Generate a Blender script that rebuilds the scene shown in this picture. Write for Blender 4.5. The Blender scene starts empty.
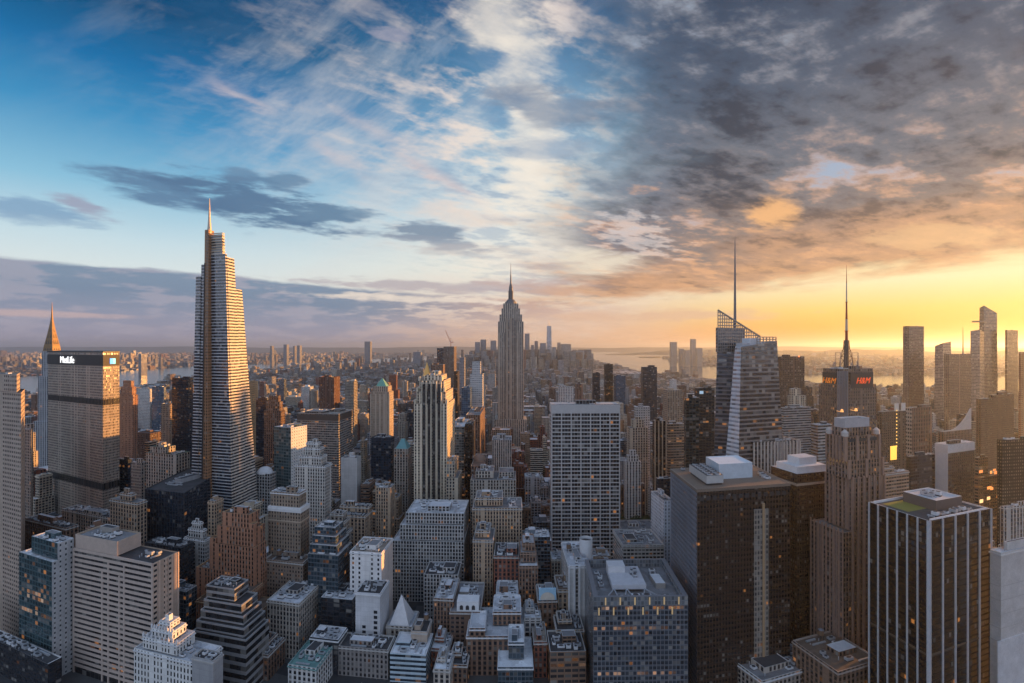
import bpy, math, random
import numpy as np
from mathutils import Vector, Matrix

S = bpy.context.scene
COL = S.collection
RAD = math.radians
F = 512.0            # focal length in pixels of the 1024 wide frame
HC = 260.0           # camera height above the street
HY = 347.0           # image row of eye level

# ------------------------------------------------------------------ camera
cd = bpy.data.cameras.new('camera'); cam = bpy.data.objects.new('camera', cd); COL.objects.link(cam)
cam.location = (0, 0, HC); cam.rotation_euler = (RAD(90), 0, 0)
cd.sensor_width = 36; cd.lens = 18.0; cd.shift_y = 5.5 / 1024
cd.clip_start = 1.0; cd.clip_end = 120000
S.camera = cam

SUN_AZ, SUN_EL = 62.0, 4.9
sd = Vector((math.sin(RAD(SUN_AZ)) * math.cos(RAD(SUN_EL)), math.cos(RAD(SUN_AZ)) * math.cos(RAD(SUN_EL)), math.sin(RAD(SUN_EL))))
sl = bpy.data.lights.new('sun', 'SUN'); sl.energy = 5.0; sl.angle = RAD(0.5); sl.color = (1.0, 0.45, 0.12)
so = bpy.data.objects.new('sun', sl); COL.objects.link(so); so.location = (0, 0, 900)
so.rotation_euler = (-sd).to_track_quat('-Z', 'Y').to_euler()

S.view_settings.view_transform = 'Standard'; S.view_settings.look = 'None'
S.view_settings.gamma = 1; S.view_settings.use_curve_mapping = False; EXPO = 1.0           # the photograph is exposed for the shade
BACKGAIN = 1.25
S.view_settings.exposure = EXPO
S.cycles.use_denoising = True
S.cycles.max_bounces = 5; S.cycles.diffuse_bounces = 2; S.cycles.glossy_bounces = 2
S.cycles.transmission_bounces = 2; S.cycles.volume_bounces = 0; S.cycles.transparent_max_bounces = 4
S.cycles.sample_clamp_indirect = 4.0; S.cycles.sample_clamp_direct = 12.0
S.cycles.caustics_reflective = False; S.cycles.caustics_refractive = False

def lin(r, g, b):
    f = lambda c: (c / 255 / 12.92) if c / 255 <= 0.04045 else ((c / 255 + 0.055) / 1.055) ** 2.4
    return (f(r), f(g), f(b))

# ------------------------------------------------------------------ node expressions
class E:
    nt = None
    def __init__(s, v): s.v = v
    def _b(s, op, *o):
        n = E.nt.nodes.new('ShaderNodeMath'); n.operation = op
        for i, x in enumerate((s,) + o):
            x = x.v if isinstance(x, E) else x
            if isinstance(x, (int, float)): n.inputs[i].default_value = float(x)
            else: E.nt.links.new(x, n.inputs[i])
        return E(n.outputs[0])
    def __add__(s, o): return s._b('ADD', o)
    def __radd__(s, o): return s._b('ADD', o)
    def __sub__(s, o): return s._b('SUBTRACT', o)
    def __rsub__(s, o): return E(o)._b('SUBTRACT', s)
    def __mul__(s, o): return s._b('MULTIPLY', o)
    def __rmul__(s, o): return s._b('MULTIPLY', o)
    def __truediv__(s, o): return s._b('DIVIDE', o)
    def f(s, op, *o): return s._b(op, *o)
    def lt(s, o): return s._b('LESS_THAN', o)
    def gt(s, o): return s._b('GREATER_THAN', o)
    def mn(s, o): return s._b('MINIMUM', o)
    def mx(s, o): return s._b('MAXIMUM', o)
    def ss(s, a, b):                                    # smooth step
        n = E.nt.nodes.new('ShaderNodeMapRange'); n.interpolation_type = 'SMOOTHSTEP'
        E.nt.links.new(s.v, n.inputs[0])
        lo, hi, o0, o1 = (a, b, 0, 1) if a <= b else (b, a, 1, 0)
        n.inputs[1].default_value = lo; n.inputs[2].default_value = hi
        n.inputs[3].default_value = o0; n.inputs[4].default_value = o1
        return E(n.outputs[0])
def xyz(x, y, z):
    n = E.nt.nodes.new('ShaderNodeCombineXYZ')
    for i, c in enumerate((x, y, z)):
        if isinstance(c, E): E.nt.links.new(c.v, n.inputs[i])
        else: n.inputs[i].default_value = c
    return n.outputs[0]
def noise(vec, scale, detail=4, rough=0.55, dist=0.0):
    n = E.nt.nodes.new('ShaderNodeTexNoise'); E.nt.links.new(vec, n.inputs['Vector'])
    n.inputs['Scale'].default_value = scale; n.inputs['Detail'].default_value = detail
    n.inputs['Roughness'].default_value = rough; n.inputs['Distortion'].default_value = dist
    return E(n.outputs[0])
def setc(sock, c):
    if isinstance(c, (tuple, list)): sock.default_value = (*c[:3], 1.0)
    else: E.nt.links.new(c, sock)
def mixc(fac, a, b, mode='MIX'):
    n = E.nt.nodes.new('ShaderNodeMix'); n.data_type = 'RGBA'; n.blend_type = mode
    if isinstance(fac, E): E.nt.links.new(fac.v, n.inputs[0])
    else: n.inputs[0].default_value = fac
    setc(n.inputs[6], a); setc(n.inputs[7], b)
    return n.outputs[2]
def ramp(x, stops):
    n = E.nt.nodes.new('ShaderNodeValToRGB'); E.nt.links.new(x.v, n.inputs[0]); el = n.color_ramp.elements
    while len(el) < len(stops): el.new(0.5)
    for e, (p, c) in zip(el, sorted(stops)): e.position = p; e.color = (*c, 1)
    return n.outputs[0]

# ------------------------------------------------------------------ world: sky and clouds by direction
W = bpy.data.worlds.new('World'); S.world = W; W.use_nodes = True
E.nt = nt = W.node_tree
bg = nt.nodes['Background']
WS = 0.10
W.cycles.sampling_method = 'MANUAL'; W.cycles.sample_map_resolution = 512
sky = nt.nodes.new('ShaderNodeTexSky'); sky.sky_type = 'NISHITA'; sky.sun_disc = False
sky.sun_elevation = RAD(SUN_EL); sky.sun_rotation = RAD(SUN_AZ); sky.altitude = 300; sky.air_density = 1.2; sky.dust_density = 0.8; sky.ozone_density = 2.5
tc = nt.nodes.new('ShaderNodeTexCoord'); sep = nt.nodes.new('ShaderNodeSeparateXYZ')
nt.links.new(tc.outputs['Generated'], sep.inputs[0])
DX, DY, DZ = (E(sep.outputs[i]) for i in range(3))
az = DX.f('ARCTAN2', DY) * 57.29578                      # degrees right of the view axis
el = DZ.f('ARCSINE') * 57.29578                          # degrees above eye level
def A(x): return math.degrees(math.atan((x - 512) / F))
def EL(y, x=512): return math.degrees(math.atan((HY - y) / F * math.cos(math.atan((x - 512) / F))))
zz = DZ.mx(0.0) + 0.13
sa_, ca_ = math.sin(RAD(SUN_AZ)), math.cos(RAD(SUN_AZ))
PX, PY = DX / zz, DY / zz                                # cloud layer seen from below
QA, QB = PX * sa_ + PY * ca_, PX * ca_ - PY * sa_        # along and across the light
lay = xyz(QA * 0.62, QB, 0.0)
def nrm(n, k=2.0): return (n - 0.5) * k + 0.5             # spread the narrow range of the noise
n1 = nrm(noise(lay, 1.1, 5, 0.6, 0.5)); n2 = nrm(noise(lay, 3.0, 6, 0.64)); n3 = nrm(noise(lay, 10.0, 4, 0.62)); n0 = n1
aev = xyz(az * 0.02, el * 0.10, 0.0)
n4 = nrm(noise(aev, 3.4, 6, 0.62, 0.3)); n5 = nrm(noise(aev, 9.5, 5, 0.62))
en = el / 45.0
def st(x, rows): return [(max(0, min(1, EL(y, x) / 45.0)), lin(*c)) for y, c in rows]
# clear air colours, three stations round the horizon
rl = ramp(en, st(120, [(347, (166, 158, 178)), (318, (190, 186, 198)), (276, (232, 240, 238)), (240, (208, 230, 238)), (185, (142, 198, 226)), (115, (64, 148, 198)), (60, (18, 112, 170)), (0, (0, 76, 122))]) + [(1, lin(0, 58, 104))])
rc = ramp(en, st(500, [(347, (240, 184, 146)), (312, (238, 208, 186)), (270, (244, 240, 226)), (215, (222, 230, 232)), (140, (134, 182, 212)), (70, (70, 134, 178)), (0, (20, 86, 136))]) + [(1, lin(10, 58, 104))])
rr = ramp(en, st(950, [(347, (234, 138, 62)), (325, (250, 172, 48)), (306, (254, 210, 112)), (276, (255, 238, 190)), (240, (252, 222, 170)), (150, (150, 170, 190)), (0, (80, 120, 156))]) + [(1, lin(30, 66, 110))])
c = mixc(az.ss(A(150), A(560)), rl, rc)
c = mixc(az.ss(A(560), A(840)), c, rr)
def ell(x, y, rx, ry, tilt=0.0):                          # squared distance in an oval round one direction
    a0, e0 = A(x), EL(y, x); kx = 57.3 / F * math.cos(RAD(a0)) ** 2; ky = 57.3 / F * math.cos(RAD(a0))
    dx = (az - a0) / (rx * kx); dy = (el - e0 + (az - a0) * tilt) / (ry * ky)
    return dx * dx + dy * dy
def blob(x, y, rx, ry, tilt, col, k, amp=1.6, nn=None, hard=1.25):
    global c
    d = ell(x, y, rx, ry, tilt); g = (d * -0.85).f('EXPONENT') + ((nn or n5) - 0.5) * (amp * 0.8) * (d * -0.3).f('EXPONENT')
    c = mixc(g.ss(0.25, 0.85) * k, c, lin(*col))
# feathery high cloud in the middle of the sky
th = RAD(-32)
sx, sy = az * math.cos(th) - el * math.sin(th), az * math.sin(th) + el * math.cos(th)
wis = nrm(noise(xyz(sx * 0.045, sy * 0.15, 3.3), 1.4, 6, 0.66, 0.25), 1.5)
reg = (ell(470, 130, 190, 190, 0.0) * -0.9).f('EXPONENT') + (ell(330, 130, 190, 60, 0.25) * -1.0).f('EXPONENT') * 0.5
c = mixc(((wis - 0.46).mx(0) * 1.5 * reg).mn(0.38), c, lin(226, 222, 220))
pf = nrm(n1 * 0.2 + n2 * 0.4 + n3 * 0.4, 2.0)
cg = (ell(530, 120, 95, 190, 0.0) * -0.9).f('EXPONENT') + (ell(400, 120, 170, 90, 0.2) * -1.0).f('EXPONENT') * 0.45
cg = cg.mn(1.0)
c = mixc(pf.ss(0.50, 0.20) * cg * 0.45, c, lin(118, 150, 184))
c = mixc((pf.ss(0.42, 0.95) * cg * 1.1).mn(0.9), c, lin(240, 224, 214))
for (x0, y0, x1, y1, wd, k) in ((205, 78, 275, 112, 5, .45), (330, 108, 420, 150, 6, .35), (385, 146, 490, 206, 6, .65), (310, 140, 370, 175, 7, .4)):
    a0, e0, a1, e1 = A(x0), EL(y0, x0), A(x1), EL(y1, x1); L = math.hypot(a1 - a0, e1 - e0); ux, uy = (a1 - a0) / L, (e1 - e0) / L
    t = ((az - a0) * ux + (el - e0) * uy) / L; s = ((az - a0) * -uy + (el - e0) * ux + (n5 - 0.5) * 1.2) / (wd * 0.1)
    c = mixc(t.ss(-0.15, 0.3) * t.ss(1.2, 0.7) * (s * s * -1).f('EXPONENT') * (0.4 + n5) * k, c, lin(228, 208, 204))
# milky brightness beside the dark deck
gv = (ell(545, 205, 62, 75, 0.0) * -0.8).f('EXPONENT')
c = mixc((gv * (0.10 + pf.ss(0.20, 0.80) * 1.1)).mn(0.92), c, lin(248, 243, 230))
for a_ in ((498, 24, 44, 30, 0.1), (522, 62, 40, 36, 0.2), (535, 130, 34, 46, 0.0), (524, 188, 26, 30, 0.0), (552, 236, 40, 26, 0.3), (520, 262, 70, 12, 0.05)):
    blob(*a_, (250, 240, 226), 0.62, 1.9, n3 * 0.5 + n2 * 0.5)
blob(470, 214, 46, 16, 0.0, (240, 220, 206), 0.5, 2.6, n4)
blob(548, 104, 70, 14, 0.06, (130, 146, 168), 0.75, 2.2, n4)
blob(500, 94, 30, 7, 0.0, (140, 150, 168), 0.5, 2.0, n4)
blob(548, 150, 60, 9, 0.0, (170, 184, 200), 0.55, 2.4, n4)
blob(392, 34, 26, 5, -0.05, (160, 160, 180), 0.6, 1.8)
# slate clouds on the left
blob(165, 192, 74, 14, 0.12, (96, 130, 164), 0.92, 1.5)
blob(268, 206, 92, 20, 0.12, (88, 120, 154), 0.95, 2.0)
blob(285, 182, 26, 12, -0.1, (100, 134, 166), 0.8, 1.6)
blob(240, 174, 24, 8, 0.0, (104, 138, 170), 0.8, 1.4)
blob(330, 214, 60, 8, 0.0, (110, 142, 170), 0.8, 2.2)
blob(424, 232, 46, 10, 0.12, (126, 146, 168), 0.9, 2.0)
blob(448, 244, 50, 6, 0.12, (150, 162, 178), 0.8, 2.2)
blob(24, 207, 66, 11, 0.0, (132, 168, 200), 0.85, 2.2)
blob(50, 222, 70, 6, 0.0, (150, 180, 206), 0.6, 2.4)
blob(86, 207, 36, 8, 0.24, (160, 164, 186), 0.85, 1.8)
blob(470, 250, 70, 6, 0.02, (196, 190, 190), 0.5, 2.4)
# low bank on the left with a crisp upper edge
top = EL(270, 150) + (n4 - 0.5) * 0.45 + (n5 - 0.5) * 0.45 - (az - A(210)).mx(0) * 0.055
bm = (el - top).ss(0.18, -0.22) * az.ss(A(690), A(520))
bc = ramp((top - el) / 9.0, [(0, lin(122, 144, 170)), (0.22, lin(116, 138, 166)), (0.45, lin(146, 152, 176)), (0.75, lin(164, 158, 180)), (1, lin(170, 158, 176))])
bc = mixc((n5.ss(0.46, 0.66) * 0.5), bc, lin(184, 176, 190))
bc = mixc(az.ss(A(330), A(600)), bc, lin(214, 178, 164))
bm = bm * (1.0 - az.ss(A(280), A(470)) * n5.ss(0.40, 0.66) * 0.85) * (1 - az.ss(A(330), A(540)) * el.ss(4.2, 1.0) * 0.9)
c = mixc(bm * 0.95, c, bc)
blob(30, 313, 130, 4.0, 0.01, (208, 182, 182), 0.8, 1.2)
blob(420, 299, 110, 4.5, 0.03, (250, 234, 218), 0.75, 1.8)
blob(470, 288, 150, 6, 0.02, (176, 164, 174), 0.7, 2.0)
blob(600, 286, 110, 10, 0.02, (204, 182, 178), 0.85, 2.0)
blob(560, 266, 60, 4, 0.02, (202, 194, 194), 0.7, 2.0)
blob(650, 316, 130, 6, 0.0, (226, 184, 158), 0.7, 2.0)
# the big dark deck on the right
bx = -0.22                                                # its left edge leans
dl = (az - A(575)) + (EL(180) - el) * 0.30 + (n1 - 0.5) * 17 + (n2 - 0.5) * 8 + (n4 - 0.5) * 7
lowe = el - (EL(298, 640) + (az - A(640)) * 0.072) + (n4 - 0.5) * 2.2 + (n5 - 0.5) * 1.3
dm = dl.ss(-8, 9) * lowe.ss(-1.0, 1.0)
dh = el - (az - A(760)) * 0.06 + (n1 - 0.5) * 8 + (n4 - 0.5) * 5
dc = ramp(dh / 32.0, [(0.06, lin(238, 178, 118)), (0.17, lin(222, 166, 120)), (0.30, lin(184, 144, 120)), (0.40, lin(136, 122, 120)), (0.54, lin(108, 114, 126)), (0.72, lin(80, 93, 112)), (1, lin(58, 74, 97))])
dc = mixc(az.ss(A(730), A(590)) * el.ss(6, 12) * 0.6, dc, lin(100, 120, 146))
tex = nrm(n1 * 0.22 + n2 * 0.34 + n3 * 0.24 + n4 * 0.20, 2.0)
dc = mixc(tex.ss(0.52, 0.20) * 0.95, dc, mixc(el.ss(16, 6), lin(46, 54, 70), lin(150, 116, 100)))
dc = mixc(tex.ss(0.50, 0.80) * 0.95, dc, mixc(el.ss(24, 11), lin(140, 142, 152), lin(228, 172, 130)))
dc = mixc((tex * 0.6 + n1 * 0.4).ss(0.60, 0.84) * el.ss(9, 15) * 0.9, dc, lin(158, 182, 208))
c = mixc(dm * 0.97, c, dc)
for a_ in ((775, 212, 30, 17, .1, (252, 190, 128), .9, 1.8, n3 * 0.5 + n2 * 0.5), (632, 234, 40, 20, .2, (222, 214, 212), .55, 3.6, n3), (600, 262, 50, 14, .15, (248, 236, 214), .8, 1.8, n4), (940, 238, 70, 12, .1, (240, 196, 146), .5, 2.4, n2)):
    blob(*a_)
# behind the photographer: open evening sky with high bright cloud
back = DY.ss(0.30, -0.15)
bk = mixc(n1.ss(0.30, 0.75) * 0.7, ramp(en, [(0, lin(204, 206, 222)), (0.3, lin(172, 196, 228)), (1, lin(132, 168, 214))]), lin(226, 228, 236))
c = mixc(back, c, bk)
c = mixc(DZ.ss(0.0, -0.05), c, lin(120, 108, 110))
GN = 2.0 ** -EXPO / WS
c2 = mixc(1.0, c, mixc(back, (0.98 * GN,) * 3, (BACKGAIN * GN,) * 3), 'MULTIPLY')
c3 = mixc(0.04, c2, sky.outputs[0])
nt.links.new(c3, bg.inputs[0]); bg.inputs[1].default_value = WS

# ------------------------------------------------------------------ materials
def facade_group():
    g = bpy.data.node_groups.new('facade', 'ShaderNodeTree'); E.nt = g
    I = g.interface
    for nm, t, dv in (('Wall', 'NodeSocketColor', (.4, .36, .32, 1)), ('Glass', 'NodeSocketColor', (.03, .04, .05, 1)), ('Span', 'NodeSocketColor', (.2, .2, .2, 1)),
                      ('WW', 'NodeSocketFloat', .5), ('WH', 'NodeSocketFloat', .5), ('Lit', 'NodeSocketFloat', .05), ('Blind', 'NodeSocketFloat', .15),
                      ('Rough', 'NodeSocketFloat', .75), ('Tilt', 'NodeSocketFloat', .06), ('Tint', 'NodeSocketColor', (1, 1, 1, 1))):
        s = I.new_socket(nm, in_out='INPUT', socket_type=t); s.default_value = dv
    I.new_socket('BSDF', in_out='OUTPUT', socket_type='NodeSocketShader')
    gi = g.nodes.new('NodeGroupInput'); go = g.nodes.new('NodeGroupOutput')
    def IN(n): return gi.outputs[n]
    uv = g.nodes.new('ShaderNodeUVMap'); sp = g.nodes.new('ShaderNodeSeparateXYZ'); g.links.new(uv.outputs[0], sp.inputs[0])
    u, v = E(sp.outputs[0]), E(sp.outputs[1])
    fu, fv = u.f('FRACT'), v.f('FRACT'); cu, cv = u.f('FLOOR'), v.f('FLOOR')
    oi = g.nodes.new('ShaderNodeObjectInfo'); rnd = E(oi.outputs['Random'])
    inu = (fu - 0.5).f('ABSOLUTE').lt(E(IN('WW')) * 0.5); inv = (fv - 0.5).f('ABSOLUTE').lt(E(IN('WH')) * 0.5)
    wc = g.nodes.new('ShaderNodeTexWhiteNoise'); wc.noise_dimensions = '2D'; g.links.new(xyz(cu, rnd * 31.7, 0.0), wc.inputs['Vector']); rcol = E(wc.outputs['Value'])
    inu = inu * (1.0 - rcol.lt(0.07) * E(IN('WW')).lt(0.7))
    win = inu * inv; span = inu * (1.0 - inv)
    sill = span * (0.5 - fv).f('ABSOLUTE').lt(E(IN('WH')) * 0.5 + 0.08) * fv.lt(0.5)
    wn = g.nodes.new('ShaderNodeTexWhiteNoise'); wn.noise_dimensions = '3D'
    g.links.new(xyz(cu, cv, rnd * 91.7), wn.inputs['Vector'])
    r = E(wn.outputs['Value']); ws = g.nodes.new('ShaderNodeSeparateColor'); g.links.new(wn.outputs['Color'], ws.inputs[0])
    r1, r2, r3 = (E(ws.outputs[i]) for i in range(3))
    geo = g.nodes.new('ShaderNodeNewGeometry')
    pos = geo.outputs['Position']
    mp = g.nodes.new('ShaderNodeVectorMath'); mp.operation = 'MULTIPLY'; g.links.new(pos, mp.inputs[0]); mp.inputs[1].default_value = (1, 1, 0.06)
    nz = noise(pos, 0.045, 4, 0.65); nz2 = noise(mp.outputs[0], 0.55, 3, 0.65)
    wv = 0.50 + nz * 0.56 + nz2 * 0.46
    wf = g.nodes.new('ShaderNodeTexWhiteNoise'); wf.noise_dimensions = '2D'; g.links.new(xyz(cv, rnd * 57.3, 0.0), wf.inputs['Vector']); rf = E(wf.outputs['Value'])
    def scal(col, k):
        n = E.nt.nodes.new('ShaderNodeVectorMath'); n.operation = 'SCALE'; E.nt.links.new(col, n.inputs[0])
        if isinstance(k, E): E.nt.links.new(k.v, n.inputs['Scale'])
        else: n.inputs['Scale'].default_value = k
        return n.outputs[0]
    wall = scal(mixc(1.0, IN('Wall'), IN('Tint'), 'MULTIPLY'), wv * (0.85 + rnd * 0.3))
    # courses: floor lines and slightly uneven panels
    wall = scal(wall, 1.0 - fv.lt(0.07) * 0.14 - r2 * 0.10)
    spn = scal(IN('Span'), wv)
    gl = scal(IN('Glass'), 0.5 + r1 * 1.0)
    gl = mixc(r3.gt(1.0 - E(IN('Blind')) - rf.lt(0.10) * 0.3) * (0.20 + r1 * 0.5), gl, (.34, .32, .29))
    base = mixc(span, wall, spn); base = mixc(sill * 0.6, base, scal(wall, 1.25)); base = mixc(win, base, gl)
    p = g.nodes.new('ShaderNodeBsdfPrincipled')
    g.links.new(base, p.inputs['Base Color'])
    g.links.new((E(IN('Rough')) * (1.0 - win) + win * (0.06 + r2 * 0.12)).v, p.inputs['Roughness'])
    g.links.new((0.25 + win * 0.8).v, p.inputs['Specular IOR Level'])
    # panes never sit quite in one plane
    vm = g.nodes.new('ShaderNodeVectorMath'); vm.operation = 'SUBTRACT'; g.links.new(wn.outputs['Color'], vm.inputs[0]); vm.inputs[1].default_value = (.5, .5, .5)
    vs = scal(vm.outputs[0], win * E(IN('Tilt')))
    va = g.nodes.new('ShaderNodeVectorMath'); va.operation = 'ADD'; g.links.new(geo.outputs['Normal'], va.inputs[0]); g.links.new(vs, va.inputs[1])
    vn = g.nodes.new('ShaderNodeVectorMath'); vn.operation = 'NORMALIZE'; g.links.new(va.outputs[0], vn.inputs[0])
    g.links.new(vn.outputs[0], p.inputs['Normal'])
    lit = win * r.lt(E(IN('Lit')) * (0.15 + rf.gt(0.84) * 2.2))
    g.links.new(mixc(r1, (1.0, .38, .10), (.95, .84, .70)), p.inputs['Emission Color'])
    g.links.new((lit * (0.02 + r2 * r2 * 0.16)).v, p.inputs['Emission Strength'])
    g.links.new(p.outputs[0], go.inputs[0])
    return g
FG = facade_group()
_mc = {}
def fac(wall, glass=(.025, .03, .04), span=None, ww=.5, wh=.55, lit=.02, blind=.15, rough=.75, tilt=.05, tint=False):
    key = ('f', wall, glass, span, ww, wh, lit, blind, rough, tilt, tint)
    if key in _mc: return _mc[key]
    m = bpy.data.materials.new('facade'); m.use_nodes = True; n = m.node_tree; n.nodes.clear()
    g = n.nodes.new('ShaderNodeGroup'); g.node_tree = FG; o = n.nodes.new('ShaderNodeOutputMaterial')
    for k, v in (('Wall', (*wall, 1)), ('Glass', (*glass, 1)), ('Span', (*(span or wall), 1)), ('WW', ww), ('WH', wh), ('Lit', lit), ('Blind', blind), ('Rough', rough), ('Tilt', tilt)):
        g.inputs[k].default_value = v
    if tint:
        a = n.nodes.new('ShaderNodeVertexColor'); a.layer_name = 'tint'; n.links.new(a.outputs[0], g.inputs['Tint'])
    n.links.new(g.outputs[0], o.inputs[0])
    _mc[key] = m; return m
def mat(col, rough=.8, metal=0.0, var=.35, scale=.25, emit=0.0, spec=.4, tint=False):
    key = ('m', col, rough, metal, var, scale, emit, spec, tint)
    if key in _mc: return _mc[key]
    m = bpy.data.materials.new('surface'); m.use_nodes = True; E.nt = n = m.node_tree; p = n.nodes['Principled BSDF']
    g = n.nodes.new('ShaderNodeNewGeometry'); a = noise(g.outputs['Position'], scale, 5, .65); b = noise(g.outputs['Position'], scale * 9, 2, .6)
    k = 1.0 - var + (a * 1.3 + b * 0.7) * var
    vs = n.nodes.new('ShaderNodeVectorMath'); vs.operation = 'SCALE'; vs.inputs[0].default_value = col; n.links.new(k.v, vs.inputs['Scale'])
    src = vs.outputs[0]
    if tint:
        t = n.nodes.new('ShaderNodeVertexColor'); t.layer_name = 'tint'; src = mixc(1.0, src, t.outputs[0], 'MULTIPLY')
    n.links.new(src, p.inputs['Base Color'])
    p.inputs['Roughness'].default_value = rough; p.inputs['Metallic'].default_value = metal; p.inputs['Specular IOR Level'].default_value = spec
    if emit: p.inputs['Emission Color'].default_value = (*col, 1); p.inputs['Emission Strength'].default_value = emit
    _mc[key] = m; return m

# ------------------------------------------------------------------ mesh builder
class MB:
    def __init__(s): s.v = []; s.f = []; s.uv = []; s.mi = []
    def poly(s, pts, mi=0, uv=None):
        i = len(s.v); s.v += [tuple(p) for p in pts]; s.f.append(tuple(range(i, i + len(pts))))
        s.uv += uv if uv else [(p[0] * .2, p[1] * .2) for p in pts]; s.mi.append(mi)
    def wall(s, p, q, z0, z1, bay, fl, mi=0, p1=None, q1=None):      # p->q counter-clockwise seen from above
        p1, q1 = p1 or p, q1 or q
        L = math.hypot(q[0] - p[0], q[1] - p[1]); n = max(1, round(L / bay)); m = max(1, round((z1 - z0) / fl))
        s.poly([(*p, z0), (*q, z0), (*q1, z1), (*p1, z1)], mi, [(0, 0), (n, 0), (n, m), (0, m)])
    def prism(s, pts, z0, z1, bay=4, fl=4, mis=(0,), top=None, cap=1, par=0.0, t=.6):
        n = len(pts); tp = top or pts
        for i in range(n):
            j = (i + 1) % n; s.wall(pts[i], pts[j], z0, z1, bay, fl, mis[i % len(mis)], tp[i], tp[j])
        if par > 0:
            cx = sum(p[0] for p in tp) / n; cy = sum(p[1] for p in tp) / n
            r = max(1.0, sum(math.hypot(p[0] - cx, p[1] - cy) for p in tp) / n); k = 1 - min(.4, t * 1.4 / r)
            inn = [(cx + (p[0] - cx) * k, cy + (p[1] - cy) * k) for p in tp]
            for i in range(n):
                j = (i + 1) % n
                s.poly([(*tp[i], z1), (*tp[j], z1), (*inn[j], z1), (*inn[i], z1)], cap)
                s.poly([(*inn[j], z1 - par), (*inn[i], z1 - par), (*inn[i], z1), (*inn[j], z1)], cap)
            return [(*p, z1 - par) for p in inn]
        s.poly([(*p, z1) for p in tp], cap)
        return None
    def box(s, c, sz, rot=0.0, mi=0, z0=None):
        x, y, z = c; a, b, h = sz[0] / 2, sz[1] / 2, sz[2]; cr, sr = math.cos(rot), math.sin(rot)
        pts = [(x + u * cr - w * sr, y + u * sr + w * cr) for u, w in ((-a, -b), (a, -b), (a, b), (-a, b))]
        s.prism(pts, z, z + h, 3, 3, (mi,), cap=mi); s.poly([(*p, z) for p in reversed(pts)], mi)
    def cyl(s, c, r0, r1, h, n=10, mi=0, cap=True):
        x, y, z = c; P = [(math.cos(2 * math.pi * i / n), math.sin(2 * math.pi * i / n)) for i in range(n)]
        for i in range(n):
            j = (i + 1) % n; a, b = P[i], P[j]
            s.poly([(x + a[0] * r0, y + a[1] * r0, z), (x + b[0] * r0, y + b[1] * r0, z), (x + b[0] * r1, y + b[1] * r1, z + h), (x + a[0] * r1, y + a[1] * r1, z + h)], mi)
        if cap and r1 > 0.01: s.poly([(x + a[0] * r1, y + a[1] * r1, z + h) for a in P], mi)
    def bar(s, a, b, w, mi=0):
        a, b = Vector(a), Vector(b); d = (b - a).normalized(); u = d.cross(Vector((0, 0, 1)))
        if u.length < .01: u = Vector((1, 0, 0))
        u.normalize(); v = d.cross(u); u *= w / 2; v *= w / 2
        q = [(-u - v), (u - v), (u + v), (-u + v)]
        for i in range(4):
            j = (i + 1) % 4; s.poly([a + q[i], a + q[j], b + q[j], b + q[i]], mi)
        s.poly([b + k for k in q], mi); s.poly([a + k for k in reversed(q)], mi)
    def mesh(s, name, off=(0, 0, 0)):
        me = bpy.data.meshes.new(name); v = np.array(s.v, dtype=np.float64) - np.array(off)
        me.from_pydata(v.tolist(), [], s.f); uvl = me.uv_layers.new(name='UVMap')
        uvl.data.foreach_set('uv', np.array(s.uv, dtype=np.float32).ravel())
        me.polygons.foreach_set('material_index', np.array(s.mi, dtype=np.int32)); me.update()
        return me
def origin(o):
    v = Vector((0, 0, 0))
    while o is not None: v += o.location; o = o.parent
    return v
def obj(name, mb, mats, parent=None, loc=None):          # vertices are given in world metres
    base = origin(parent) if parent is not None else Vector(loc or (0, 0, 0))
    me = mb.mesh(name, tuple(base))
    for m in (mats if isinstance(mats, (list, tuple)) else [mats]): me.materials.append(m)
    o = bpy.data.objects.new(name, me); COL.objects.link(o)
    if parent is not None: o.parent = parent
    elif loc: o.location = loc
    return o
def tag(o, label=None, cat=None, group=None, kind=None):
    if label: o['label'] = label
    if cat: o['category'] = cat
    if group: o['group'] = group
    if kind: o['kind'] = kind
    return o
def empty(name, loc, label, cat, group=None):
    o = bpy.data.objects.new(name, None); COL.objects.link(o); o.location = loc; o.empty_display_size = 1
    return tag(o, label, cat, group)

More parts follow.
